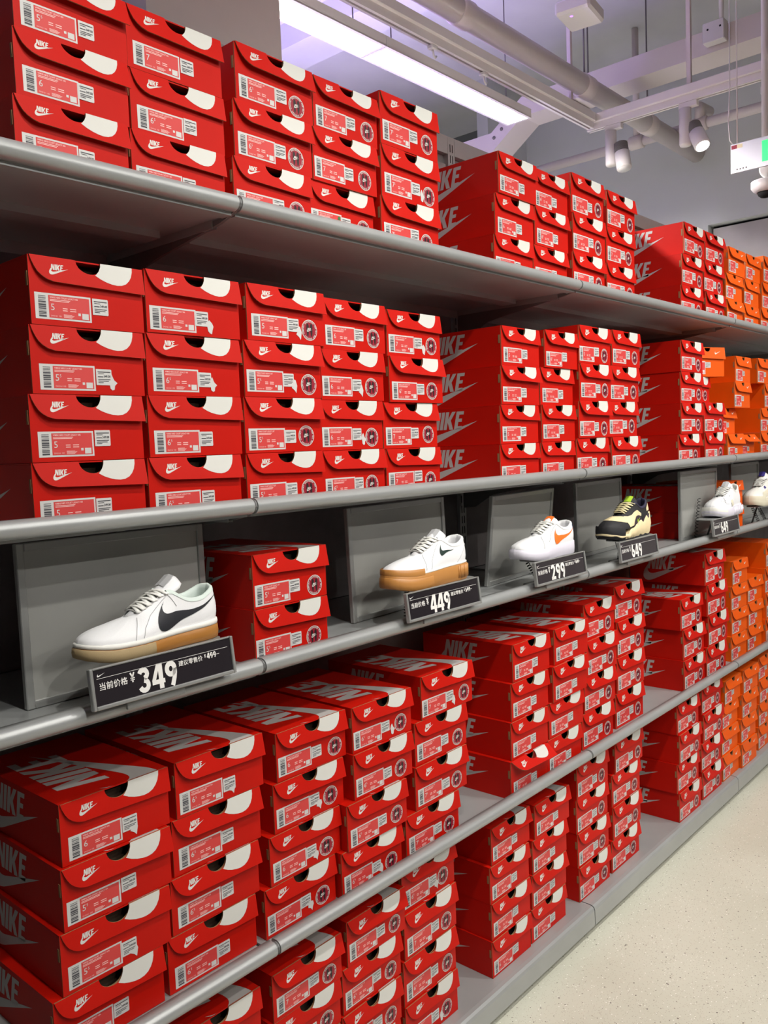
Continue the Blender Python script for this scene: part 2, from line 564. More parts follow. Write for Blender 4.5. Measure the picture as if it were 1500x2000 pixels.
# back panels and their rails
for i in BAYS:
    t = thing('back_panel', 'dark concrete look back panel of the %s shelf bay' % BAYN[i], 'panel', (i * BAY, 0, 0), 0, 'concrete look back panels')
    for z0, z1 in ((.09, .57), (.574, 1.09), (1.094, 1.62), (1.624, 2.40)):
        m = MB(); m.box(.021, BAY - .021, BACKY + .006, BACKY + .016, z0, z1, 'concrete'); m.build('board', t)
    m = MB(); m.box(.019, BAY - .019, BACKY + .0165, BACKY + .02, .05, 2.44, 'metal_dk'); m.build('light_leak_sheet', t)  # added unseen sheet, stops light leaking between the boards
    m = MB(); m.box(.019, BAY - .019, BACKY - .002, BACKY + .028, 2.43, 2.485, 'metal'); m.build('top_rail', t)

# ------------------------------------------------------------------ shoe boxes
W0, H0, D0 = 0.192, 0.104, 0.31
def notch(cx, hw, dep, n=12, skew=0.0):
    out = []
    for i in range(n + 1):
        a = pi * i / n
        out.append((cx - hw * cos(a) + skew * sin(a), dep * sin(a) ** .8 if 0 < i < n else 0))
    return out
def flap_outline(kind):
    if kind == 'o':
        nt_ = notch(.5 * W0, .085 * W0, .15 * H0, 8)
    else:
        nt_ = notch(.5 * W0, .11 * W0, .19 * H0, 12, .012 * W0)
    left = [(.185, .365), (.13, .335), (.09, .29), (.06, .235), (.038, .165), (.02, .08), (.008, 0)]
    out = [(.008 * W0, 0)] + nt_ + [(W0 * 1.004, 0), (W0 * 1.004, .405 * H0), (W0 * .6, .386 * H0)] + [(a * W0, b * H0) for a, b in left[:-1]]
    return out
def flapfn(y, out=0.0045):
    # (x from left, d below the top) -> flap surface leaning out a little towards its free edge
    return lambda a, d: (a - W0 / 2, y - out * d / (.4 * H0), H0 - d)

def make_flap(kind, out):
    red = 'orange' if kind == 'o' else 'red'
    m = MB()
    o = flap_outline(kind)
    m.plate(o, flapfn(-.0024, out), flapfn(-.0003, out), red, 'kraft')
    f = flapfn(-.0027, out)
    if kind == 'o':
        g = lambda a, b: f(a, b)
        m.poly(SWOOSH, lambda a, b: f((.70 + a * .17) * W0, .24 * H0 - (b * 1.0) * .17 * W0), 'white')
    else:
        wh = [(.613, 0), (.606, .06), (.59, .12), (.57, .165), (.552, .195), (.60, .245), (.65, .28), (.70, .302), (.745, .31), (.79, .30), (.83, .268), (.862, .215), (.885, .15), (.90, .07), (.905, 0)]
        m.poly(wh, lambda a, b: f(a * W0, b * H0), 'white')
        logo(m, lambda a, b: f(a, .265 * H0 - b), .165 * W0, 'white', .155 * W0, 0)
    return m.build('flap').data

def make_body(kind):
    red = 'orange' if kind == 'o' else 'red'
    m = MB()
    t = .0022
    h = H0 - .0024
    x0, x1 = -W0 / 2, W0 / 2
    m.box(x0, x1, t, D0, 0, t, red)
    m.box(x0, x0 + t, t, D0, t, h, red)
    m.box(x1 - t, x1, t, D0, t, h, red)
    m.box(x0 + t, x1 - t, D0 - t, D0, t, h, red)
    nn = notch(0 + .5 * W0, .115 * W0, .20 * H0, 10, .012 * W0) if kind != 'o' else notch(.5 * W0, .09 * W0, .16 * H0, 8)
    out = [(0, -H0 + .0005), (W0, -H0 + .0005), (W0, -.0024)] + [(a, -d - .0024) for a, d in nn[::-1]] + [(0, -.0024)]
    m.plate(out, lambda a, b: (x0 + a, 0, H0 + b), lambda a, b: (x0 + a, t, H0 + b), red, 'kraft')
    # dark sheet standing in for the shade inside, seen through the notch
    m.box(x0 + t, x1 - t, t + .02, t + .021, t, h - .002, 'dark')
    if kind != 'o':
        # big logo on both long sides, tail towards the front / the back
        w = .18
        logo(m, lambda a, b: (x0 - .0003, D0 - .057 - a, .055 * H0 + b * .95), w, 'silver')
        logo(m, lambda a, b: (x1 + .0003, .065 + a, .055 * H0 + b * .95), w, 'silver')
    return m.build('body').data
def make_lid(kind):
    red = 'orange' if kind == 'o' else 'red'
    m = MB()
    x0, x1 = -W0 / 2, W0 / 2
    m.box(x0, x1, .0, D0, H0 - .0022, H0, red)
    zt = H0 + .00025
    if kind != 'o':
        sw = [(-.032 + a * .29, .905 * W0 - b * .29) for a, b in SWOOSH]
        m.poly(sw, lambda a, b: (x0 + b, max(a, .0005), zt), 'silver')
        for l in WORD:
            m.poly(l, lambda a, b: (x0 + (.56 - b * .42) * W0, .038 + a * .098, zt), 'silver')
    return m.build('lid').data
def make_tab():
    m = MB()
    m.box(-W0 / 2 - .0008, -W0 / 2 + .0005, .004, .0088, .56 * H0, .77 * H0, 'kraft')
    return m.build('locking_tab').data

def make_label(kind, size):
    m = MB()
    x0 = -W0 / 2
    f0 = lambda a, b: (x0 + a * W0, -.0003, b * H0)
    f1 = lambda a, b: (x0 + a * W0, -.0005, b * H0)
    f2 = lambda a, b: (x0 + a * W0, -.0007, b * H0)
    R = lambda a, b, c, d: [(a, c), (b, c), (b, d), (a, d)]
    L, Rr, B, T = (.045, .52, .07, .45) if kind == 'n' else ((.03, .49, .07, .46) if kind == 'l' else (.03, .46, .06, .50))
    w, h = Rr - L, T - B
    m.poly(R(L, Rr, B, T), f0, 'paper')
    m.poly(R(L + .235 * w, Rr - .03 * w, B + .07 * h, T - .07 * h), f1, 'pink')
    random.seed(5)
    z = .08
    while z < .9:
        t = random.choice((.012, .02, .035, .05, .07))
        m.poly(R(L + .06 * w, L + .19 * w, B + z * h, B + (z + t) * h), f1, 'ink')
        z += t + random.choice((.015, .02, .03, .04))
    px = L + .26 * w
    def tx(s_, x, y, hgt, k='paper', bold=0, xs=1.0):
        # hgt as a fraction of the box height; x, y inside the label 0..1
        sz = hgt * H0 * 1.4
        m.tri2(text2(s_, sz, bold, xs), lambda a, b: (x0 + (L + x * w) * W0 + a, -.0007, (B + y * h) * H0 + b), k)
    if kind == 'n':
        tx('WMNS NIKE COURT LEGACY NN', .26, .82, .026, 'inkpink', .02, .80)
    elif kind == 'l':
        tx('WMNS COURT LEGACY LIFT', .26, .82, .026, 'inkpink', .02, .80)
    for yy, ll in ((.755, .36), (.705, .34)):
        m.poly(R(px, px + ll * w, B + yy * h, B + (yy + .026) * h), f2, 'inkpink')
    a, b = (size.split('.') + [''])[:2]
    tx(a, .265, .36, .10, 'paper')
    if b:
        tx(b, .345, .50, .045, 'paper')
    for yy in (.44, .36):
        for xx, ll in ((.48, .085), (.61, .11)):
            m.poly(R(L + xx * w, L + (xx + ll) * w, B + yy * h, B + (yy + .035) * h), f2, 'inkpink')
    tx('DH3161 100' if kind == 'n' else 'FN3028 100', .265, .12, .022, 'inkpink')
    for q in range(4):
        m.poly(R(L + .49 * w, L + (.64 + .02 * (q % 3)) * w, B + (.11 + q * .035) * h, B + (.128 + q * .035) * h), f2, 'inkpink')
    m.poly(R(L + .755 * w, L + .80 * w, B + .23 * h, B + .33 * h), f2, 'paper')
    m.poly(R(L + .825 * w, L + .945 * w, B + .10 * h, B + .33 * h), f2, 'paper')
    return m.build('size_label').data

def make_price(kind):
    m = MB()
    x0 = -W0 / 2
    a, b, c, d = {'n': (.523, .665, .19, .435), 'l': (.485, .632, .20, .44), 'o': (.44, .60, .28, .47)}[kind]
    r = .006
    pts = [(a, c), (b - r, c), (b, c + 2 * r), (b, d - 2 * r), (b - r, d), (a, d)]
    m.poly(pts, lambda x, y: (x0 + x * W0, -.0008, y * H0), 'paper')
    f = lambda x, y: (x0 + x * W0, -.0012, y * H0)
    w, h = b - a, d - c
    R = lambda p, q, s_, t: [(a + p * w, c + s_ * h), (a + q * w, c + s_ * h), (a + q * w, c + t * h), (a + p * w, c + t * h)]
    for p, q, s_, t in ((.1, .92, .80, .85), (.12, .5, .70, .73), (.12, .9, .34, .38), (.12, .8, .24, .28), (.12, .45, .14, .18), (.1, .45, .50, .55)):
        m.poly(R(p, q, s_, t), f, 'ink')
    m.tri2(text2('349.00' if kind == 'n' else '449.00', .0052, .02, .85), lambda p, q: (x0 + (a + .48 * w) * W0 + p, -.0012, (c + .49 * h) * H0 + q), 'ink')
    return m.build('price_sticker').data

def make_badge():
    m = MB()
    cx, cz, r = (.80 - .5) * W0, .27 * H0, .0205
    C = lambda rr, n=28: [(cx + rr * cos(2 * pi * i / n), cz + rr * sin(2 * pi * i / n)) for i in range(n)]
    m.poly(C(r), lambda a, b: (a, -.0003, b), 'white')
    m.poly(C(r * .93), lambda a, b: (a, -.0005, b), 'maroon')
    for s_ in (-1, 1):
        sole = []
        for i in range(20):
            t = 2 * pi * i / 20
            zz = sin(t)
            wid = .20 + .05 * zz - .05 * (1 - zz * zz)
            sole.append((cx + r * (s_ * .235 + wid * cos(t)), cz + r * .62 * zz))
        m.poly(sole, lambda a, b: (a, -.0007, b), 'black')
    logo(m, lambda a, b: (cx - r * .34 + a, -.0009, cz - r * .16 + b), r * .72, 'white')
    s_ = 'COMFORT ENGINEERED FOR ALL DAY EVERYDAY '
    for i, ch in enumerate(s_):
        if ch == ' ':
            continue
        an = radians(205) - 2 * pi * i / len(s_)
        vt = text2(ch, r * .23, .02, .9, 'CENTER')
        def fn(a, b, an=an):
            rr = r * .745 + b
            return (cx + rr * cos(an) + a * sin(an), -.0008, cz + rr * sin(an) - a * cos(an))
        m.tri2(vt, fn, 'white')
    return m.build('round_badge').data

BM = {}
def grab(key, me):
    BM[key] = me
for k_ in ('n', 'l', 'o'):
    kk = 'o' if k_ == 'o' else 'n'
    if kk not in BM:
        BM[kk] = 1
        for j, outv in enumerate((.0055, .008, .0105)):
            grab(('flap', kk, j), make_flap(kk, outv))
        grab(('body', kk), make_body(kk))
        grab(('lid', kk), make_lid(kk))
    for s_ in ('5', '5.5', '6', '6.5', '7', '7.5', '8'):
        grab(('label', k_, s_), make_label(k_, s_))
    grab(('price', k_), make_price(k_))
grab('tab', make_tab())
grab('badge', make_badge())
def torn(kind):
    # pale patch where an older sticker was torn off
    random.seed(kind)
    m = MB()
    x0 = -W0 / 2
    cx, cz = .64 + random.uniform(-.02, .04), .20
    pts = []
    for i in range(11):
        a = 2 * pi * i / 11
        rr = random.uniform(.5, 1.15)
        pts.append((cx + .04 * rr * cos(a), cz + .13 * rr * sin(a)))
    m.poly(pts, lambda a, b: (x0 + a * W0, -.0006, b * H0), 'paper')
    return m.build('torn_sticker').data
TORN = [torn(i) for i in range(4)]
for o in [o for o in COL.objects if o.type == 'MESH' and o.name.split('.')[0] in ('flap', 'body', 'lid', 'size_label', 'price_sticker', 'round_badge', 'locking_tab', 'torn_sticker')]:
    bpy.data.objects.remove(o)

def shoe_box(kind, size, W, H, x, y, z, label, group, rz=0.0, flap_open=0.0, tornv=None, badge=True):
    kk = 'o' if kind == 'o' else 'n'
    t = thing('shoe_box', label, 'shoe box', (x + W / 2, y, z), rz, group)
    t.scale = (W / W0, 1.0, H / H0)
    b = obj('body', BM['body', kk], t)
    obj('locking_tab', BM['tab'], b)
    l = obj('lid', BM['lid', kk], t)
    f = obj('flap', BM['flap', kk, random.choice((0, 0, 1, 1, 2))], l)
    if flap_open:
        Mx = Matrix.Translation((0, 0, H0)) @ Matrix.Rotation(-flap_open, 4, 'X') @ Matrix.Translation((0, 0, -H0))
        f.matrix_local = Mx
    o = obj('size_label', BM['label', kind, size], t)
    rr = random.uniform(-.02, .02)
    dx, dz = random.uniform(-.004, .004), random.uniform(-.002, .003)
    o.location = (dx, 0, dz)
    o = obj('price_sticker', BM['price', kind], t)
    o.location = (dx + random.uniform(-.002, .002), 0, dz + random.uniform(-.003, .003))
    if tornv is not None:
        o = obj('torn_sticker', TORN[tornv % 4], t)
        o.location = (dx, 0, dz)
    if kind == 'l' and badge:
        o = obj('round_badge', BM['badge'], t)
        o.location = (random.uniform(-.006, .006), 0, random.uniform(-.003, .003))
    return t

ROWS = [
('S1','A1','n',0.1864,0.0985,0.028,[-0.396,-0.387,-0.382],'5 6 5.5'),
('S1','A2','n',0.1898,0.0995,0.034,[-0.198,-0.191,-0.192],'7 6.5 7'),
('S1','B1','l',0.1935,0.1040,0.036,[0.012,0.021,0.033],'6.5 6.5 6.5'),
('S1','B2','l',0.1893,0.1036,0.037,[0.209,0.218,0.230],'7 7 7'),
('S1','B3','l',0.1988,0.1106,0.028,[0.410,0.422,0.423],'7.5 7.5 7.5'),
('S1','D1','n',0.1848,0.1044,0.042,[0.866,0.878,0.888],'5 6 6'),
('S1','D2','n',0.1815,0.1043,0.044,[1.058,1.066,1.076],'6.5 6.5 6.5'),
('S1','D3','l',0.1972,0.1126,0.033,[1.251,1.261,1.261],'6.5 6.5 6.5'),
('S1','D4','l',0.1944,0.1101,0.035,[1.474,1.477,1.481],'7 7 7'),
('S1','E1','l',0.1978,0.1107,0.033,[2.049,2.057,2.065],''),
('S1','E2','l',0.1953,0.1121,0.038,[2.285,2.286,2.292],''),
('S1','O1','o',0.1841,0.1043,0.036,[2.498,2.502,2.520],''),
('S1','O2','o',0.1800,0.1071,0.051,[2.743,2.748,2.765],''),
('S1','O3','o',0.1800,0.1121,0.036,[2.931,2.948,2.954],''),
('S2','A1','n',0.1934,0.1038,0.045,[-0.398,-0.395,-0.387,-0.382],'5 5 5.5 5'),
('S2','A2','n',0.1966,0.1047,0.040,[-0.200,-0.191,-0.186,-0.183],'6.5 6.5 6.5 6'),
('S2','B1','l',0.1981,0.1052,0.041,[0.011,0.014,0.019,0.032],'5.5 5.5 5.5 5'),
('S2','B2','l',0.1926,0.1043,0.046,[0.215,0.218,0.227,0.240],'6.5 6 6 6'),
('S2','B3','l',0.1933,0.1031,0.047,[0.416,0.415,0.434,0.440],'7 7 6.5 7'),
('S2','D1','n',0.1881,0.1032,0.044,[0.866,0.878,0.885,0.893],'5.5 5 5 5'),
('S2','D2','n',0.1832,0.1043,0.045,[1.069,1.076,1.084,1.102],'6.5 6.5 6 6.5'),
('S2','D3','l',0.1972,0.1113,0.035,[1.262,1.270,1.288,1.289],'5.5 5.5 5 5'),
('S2','D4','l',0.2015,0.1118,0.035,[1.476,1.470,1.489,1.501],'7 7 6.5 6.5'),
('S2','E1','l',0.2019,0.1126,0.031,[2.003,2.018,2.025,2.023],''),
('S2','E2','l',0.2003,0.1152,0.035,[2.253,2.259],''),
('S2','O1','o',0.1821,0.1065,0.038,[2.496,2.504,2.586,2.612],''),
('S2','O2','o',0.1856,0.1076,0.039,[2.910,2.926,2.970,2.875],''),
('S3','B1','l',0.1963,0.1067,0.065,[0.030,0.033],'5.5 5.5'),
('S4','A1','n',0.2020,0.1033,0.064,[-0.416,-0.398,-0.389,-0.382],'5 5.5 5.5 6'),
('S4','A2','n',0.2002,0.1037,0.062,[-0.201,-0.188,-0.177,-0.166],'6.5 6.5 6.5 6.5'),
('S4','B1','l',0.1947,0.1006,0.058,[0.019,0.037,0.055,0.068],'6 6 6 6'),
('S4','B2','l',0.1951,0.1010,0.041,[0.220,0.235,0.266,0.271],'6.5 6.5 6.5 6.5'),
('S4','B3','l',0.2020,0.1041,0.045,[0.434,0.474,0.481,0.508],'7.5 7.5 7 7'),
('S4','D1','n',0.1878,0.1037,0.040,[0.862,0.874,0.884,0.897],'5.5 5.5 5.5 5.5'),
('S4','D2','n',0.1985,0.1044,0.038,[1.058,1.075,1.089,1.109],'7 7 6 6'),
('S4','D3','l',0.2020,0.1128,0.057,[1.300,1.314,1.323,1.326],'6 6 6 6'),
('S4','D4','l',0.2020,0.1180,0.067,[1.538,1.547,1.559,1.554],'7 7 7 7'),
('S4','E1','l',0.2020,0.1162,0.054,[2.066,2.072,2.057],''),
('S4','E2','l',0.2020,0.1243,0.041,[2.277,2.294,2.279,2.266],''),
('S4','O1','o',0.1826,0.1053,0.063,[2.587,2.604,2.606,2.615],''),
('S4','O2','o',0.1800,0.1068,0.060,[2.789,2.792,2.800],''),
('S4','O3','o',0.1823,0.1149,0.041,[2.975,2.983,2.983,2.996],''),
('S5','A2','n',0.1920,0.1000,0.030,[-0.222,-0.218,-0.220,-0.220],''),
('S5','B1','l',0.1912,0.0985,0.045,[0.000,0.003,0.007,0.013],''),
('S5','B2','l',0.1904,0.1015,0.046,[0.197,0.201,0.208,0.224],''),
('S5','B3','l',0.1992,0.1100,0.050,[0.410,0.411,0.418,0.421],''),
('S5','D1','n',0.1878,0.1006,0.048,[0.765,0.770,0.769,0.781],'6 6 6 6'),
('S5','D2','n',0.1900,0.0987,0.047,[0.963,0.970,0.976,0.988],'7 7 7 7'),
('S5','D3','l',0.1997,0.1077,0.049,[1.240,1.239,1.237,1.239],'6.5 6 6 6'),
('S5','D4','l',0.2020,0.1083,0.050,[1.461,1.471,1.472,1.487],'8 8 8 7'),
('S5','E1','l',0.1977,0.1099,0.025,[1.948,1.940,1.945,1.941],''),
('S5','E2','l',0.2000,0.1114,0.036,[2.189,2.185,2.205,2.205],''),
('S5','O1','o',0.1800,0.1025,0.038,[2.411,2.414,2.426,2.439],''),
('S5','O2','o',0.1800,0.1038,0.025,[2.600,2.609,2.622,2.630],''),
('S5','O3','o',0.1835,0.1037,0.036,[2.850,2.860,2.869,2.871],''),
]
ORD = ['first', 'second', 'third', 'fourth', 'fifth', 'sixth', 'seventh', 'eighth', 'ninth', 'tenth', 'eleventh', 'twelfth', 'thirteenth', 'fourteenth', 'fifteenth']
def level_word(i, n):
    if n == 2:
        return ('bottom', 'top')[i]
    if i == 0:
        return 'bottom'
    if i == n - 1:
        return 'top'
    if n == 3:
        return 'middle'
    return ('', 'second lowest', 'second highest')[i] if n == 4 else 'inner'
count = {}
TOPZ = {}
for (s_, c_, kind, W, H, y, xs, sz) in ROWS:
    count[s_] = count.get(s_, 0) + 1
    random.seed(s_ + c_)
    szs = sz.split() if sz else [random.choice(('6', '6.5', '7', '7', '8')) for _ in xs]
    near = c_[0] in 'AB'
    n = len(xs)
    for i, x in enumerate(xs):
        cw = 'orange' if kind == 'o' else 'red'
        nn = n + (2 if (s_, c_) == ('S2', 'E2') else 0)
        lab = '%s shoe box, %s of the %s stack from the left on the %s' % (cw, level_word(i, nn), ORD[count[s_] - 1], SHELF[s_])
        if near and sz:
            lab = '%s size %s shoe box, %s of %s stack from left, %s' % (cw, szs[i], level_word(i, nn), ORD[count[s_] - 1], SHELF[s_])
        op = radians(38) if (s_, c_, i) == ('S4', 'D1', 0) else 0.0
        if (s_, c_, i) == ('S4', 'D1', 0):
            lab = 'red shoe box with its flap lifted, bottom of a lower shelf stack'
        to = None
        if kind != 'o' and near and random.random() < .33:
            to = random.randrange(4)
        dy = 0.0
        if (s_, c_) == ('S2', 'O1') and i in (1,):
            dy = .03
        shoe_box(kind, szs[i], W, H, x, y + .0005 + dy + random.uniform(-.004, .005), SURF[s_] + .0004 + i * (H + .0005),
                 lab, '%s shoe boxes on the %s' % (cw, SHELF[s_]), radians(random.uniform(-.35, .35)), op, to)
    TOPZ[s_, c_] = SURF[s_] + n * (H + .0005)
# odd ones
m = MB()
m.poly([(.44 * W0 - W0 / 2 + .004 * cos(2 * pi * i / 16), .40 * H0 + .004 * sin(2 * pi * i / 16)) for i in range(16)], lambda a, b: (a, -.0011, b), 'dotgreen')
for o in COL.objects:
    if o.get('label', '') == 'red size 7 shoe box, bottom of fourth stack from left, top shelf':
        m.build('green_dot', o)
        break
zt = TOPZ['S2', 'E2']
shoe_box('l', '7', .192, .104, 2.245, .085, zt + .0008, 'red shoe box pushed back under an askew orange box on the second shelf', 'red shoe boxes on the second shelf')
shoe_box('o', '7', .182, .115, 2.30, .075, zt + .1058, 'orange shoe box set askew on top of the red stack, second shelf', 'orange shoe boxes on the second shelf', radians(-24))
shoe_box('o', '6', .172, .100, 2.690, .05, SURF['S2'] + .0006, 'orange shoe box with its flap lifted, low between two orange stacks', 'orange shoe boxes on the second shelf', 0, radians(24))
for i in range(2):
    shoe_box('l', '7', .190, .105, 2.283, .1475, SURF['S3'] + .0006 + i * .1056, 'dark red shoe box standing behind a leaning panel, %s of two, display shelf' % ('lower', 'upper')[i], 'red shoe boxes on the shoe display shelf')
for i in range(2):
    shoe_box('o', '7', .182, .104, 2.60, .075, SURF['S3'] + .0006 + i * .1048, 'orange shoe box behind the plain white sneaker, %s of two' % ('lower', 'upper')[i], 'orange shoe boxes on the shoe display shelf')

# ------------------------------------------------------------------ leaning display panels on the shoe shelf
DS = SURF['S3']
def display_panel(x, y, w, h, rz, lean, label):
    t = thing('display_panel', label, 'display panel', (x, y, DS + .0006), rz, 'grey framed display panels')
    t.rotation_euler = (-lean, 0, rz)
    m = MB(); m.box(.012, w - .012, .004, .008, .012, h - .012, 'panel'); m.build('board', t)
    for nm, (a, b, c, d) in (('frame_side', (0, .014, 0, h)), ('frame_side', (w - .014, w, 0, h)), ('frame_rail', (.014, w - .014, 0, .014)), ('frame_rail', (.014, w - .014, h - .014, h))):
        m = MB(); m.bbox(a, b, 0, .012, c, d, 'frame', .0015); m.build(nm, t)
    return t
display_panel(-.378, .157, .372, .277, 0, .01, 'grey framed panel behind the white sneaker with the black side tick')
display_panel(.414, .165, .40, .272, radians(3), .03, 'grey framed panel behind the thick gum soled white sneaker')
display_panel(.985, .180, .40, .262, radians(5), -.10, 'grey framed panel tilted behind the white sneaker with orange tick')
display_panel(1.612, .232, .375, .262, radians(2), .02, 'grey framed panel behind the black and cream sneaker')
display_panel(2.222, .119, .385, .272, 0, .0, 'grey framed panel to the left of the plain white sneaker')
display_panel(3.02, .20, .385, .270, 0, .02, 'grey framed panel behind the rightmost cream sneaker')

# ------------------------------------------------------------------ price signs clipped to the rail
def price_sign(xc, price, old, label):
    w, h = .275, .064
    t = thing('price_sign', label, 'price sign', (xc, -.012, 1.120), 0, 'black price signs')
    t.rotation_euler = (radians(-7), 0, 0)
    x0, x1 = -w / 2, w / 2
    m = MB(); m.box(x0 + .004, x1 - .004, -.0095, -.0065, .004, h - .002, 'sign'); ins = m.build('insert', t)
    for nm, q in (('holder_edge', (x0, x0 + .006, -.013, -.003, 0, h + .001)), ('holder_edge', (x1 - .006, x1, -.013, -.003, 0, h + .001)),
                  ('holder_rail', (x0 + .006, x1 - .006, -.013, -.003, 0, .006)), ('holder_rail', (x0 + .006, x1 - .006, -.0115, -.003, h - .002, h + .001))):
        m = MB(); m.bbox(*q, 'frame', .0012); m.build(nm, t)
    f = lambda a, b: (a, -.0099, b)
    m = MB()
    m.poly([(x0 + .012, h - .0165), (x1 - .012, h - .0165), (x1 - .012, h - .0159), (x0 + .012, h - .0159)], f, 'signtext')
    m.poly(SWOOSH, lambda a, b: f(x0 + .013 + a * .014, h - .0135 + b * .014), 'signtext')
    if price:
        m.tri2(text2('当前价格', .0125, .01), lambda a, b: f(x0 + .014 + a, h * .47 + b), 'signtext')
        numerals(m, '¥', f, x0 + .0685, h * .46, .0155, 'signtext')
        numerals(m, price, f, x0 + .0815, h * .12, .041, 'signtext')
    if old:
        m.tri2(text2('建议零售价', .0098, .01), lambda a, b: f(x0 + .160 + a, h * .56 + b), 'signtext')
        numerals(m, '¥', f, x0 + .2125, h * .60, .006, 'signtext')
        numerals(m, old, f, x0 + .218, h * .56, .0098, 'signtext', .72, .95)
        m.poly([(x0 + .218, h * .56 + .0038), (x0 + .244, h * .56 + .0038), (x0 + .244, h * .56 + .0046), (x0 + .218, h * .56 + .0046)], f, 'signtext')
    m.build('lettering', ins)
    # clip under the rail and the shoe plate arm behind the sign
    m = MB(); m.bbox(-.075, .035, -.002, .004, -.013, .002, 'frame', .001); m.build('clip', t)
    return t
SIGNS = [(-.222, '349', '499'), (.530, '449', '599'), (1.060, '299', '449'), (1.553, '649', ''), (2.325, '649', '')]
for xc, pr, ol in SIGNS:
    extra = {(-.222): 'below the gum soled sneaker at left', .530: 'below the platform sneaker', 1.060: 'below the orange tick sneaker',
             1.553: 'below the black and cream sneaker', 2.325: 'below the plain white sneaker'}[xc]
    price_sign(xc, pr, ol, 'black price sign reading %s %s' % (pr, extra))

def shoe_stand(x0, x1, z, label):
    # tilting plate carrying the shoe, on a bent arm down to the rail
    t = thing('shoe_stand', label, 'shoe stand', ((x0 + x1) / 2, .045, DS), 0, 'grey shoe stands')
    w = (x1 - x0) / 2
    out = []
    for i in range(24):
        a = 2 * pi * i / 24
        c, s_ = cos(a), sin(a)
        out.append((w * (abs(c) ** .5) * (1 if c > 0 else -1), .042 * (abs(s_) ** .5) * (1 if s_ > 0 else -1)))
    zt = z - DS - .0006
    m = MB(); m.plate(out, lambda a, b: (a, b, zt), lambda a, b: (a, b, zt - .003), 'frame'); m.build('plate', t)
    m = MB()
    prof = [(-.038, zt - .003), (-.042, zt - .003), (-.0445, .034), (-.0405, .034)]
    m.prism_x(prof, -.03, .06, 'frame'); m.build('arm', t)
    m = MB(); m.tube([(.0, .02, zt - .004), (.0, .03, .05), (.0, .045, .004)], .004, 'metal_dk'); m.build('prop', t)
    m = MB(); m.bbox(-.03, .03, .025, .065, .0006, .005, 'metal_dk', .001); m.build('foot', t)

# ------------------------------------------------------------------ sneakers
def lerp_tab(tab, t):
    for (a, *va), (b, *vb) in zip(tab, tab[1:]):
        if t <= b:
            f = 0 if b == a else (t - a) / (b - a)
            f = max(0, min(1, f))
            return [p + (q - p) * f for p, q in zip(va, vb)]
    return list(tab[-1][1:])
def smooth_tab(tab, t):
    # Catmull-Rom through the table
    n = len(tab)
    for i in range(n - 1):
        if t <= tab[i + 1][0] or i == n - 2:
            p1, p2 = tab[i], tab[i + 1]
            p0 = tab[max(i - 1, 0)]
            p3 = tab[min(i + 2, n - 1)]
            h = p2[0] - p1[0]
            f = max(0, min(1, (t - p1[0]) / h))
            out = []
            for k in range(1, len(p1)):
                m1 = (p2[k] - p0[k]) / max(p2[0] - p0[0], 1e-6) * h
                m2 = (p3[k] - p1[k]) / max(p3[0] - p1[0], 1e-6) * h
                f2, f3 = f * f, f ** 3
                out.append((2 * f3 - 3 * f2 + 1) * p1[k] + (f3 - 2 * f2 + f) * m1 + (-2 * f3 + 3 * f2) * p2[k] + (f3 - f2) * m2)
            return out
    return list(tab[-1][1:])

OUT = [(0, 0.0), (.008, .012), (.03, .0215), (.07, .0305), (.13, .0385), (.2, .0435), (.28, .0465), (.36, .0472), (.45, .0445), (.55, .0398), (.65, .0368), (.75, .0362), (.84, .0362), (.91, .0335), (.96, .027), (.988, .0165), (1.0, 0.0)]
def perim(n=56):
    # stations from toe to heel, denser at both ends
    return [0.5 - 0.5 * cos(pi * i / n) for i in range(n + 1)]

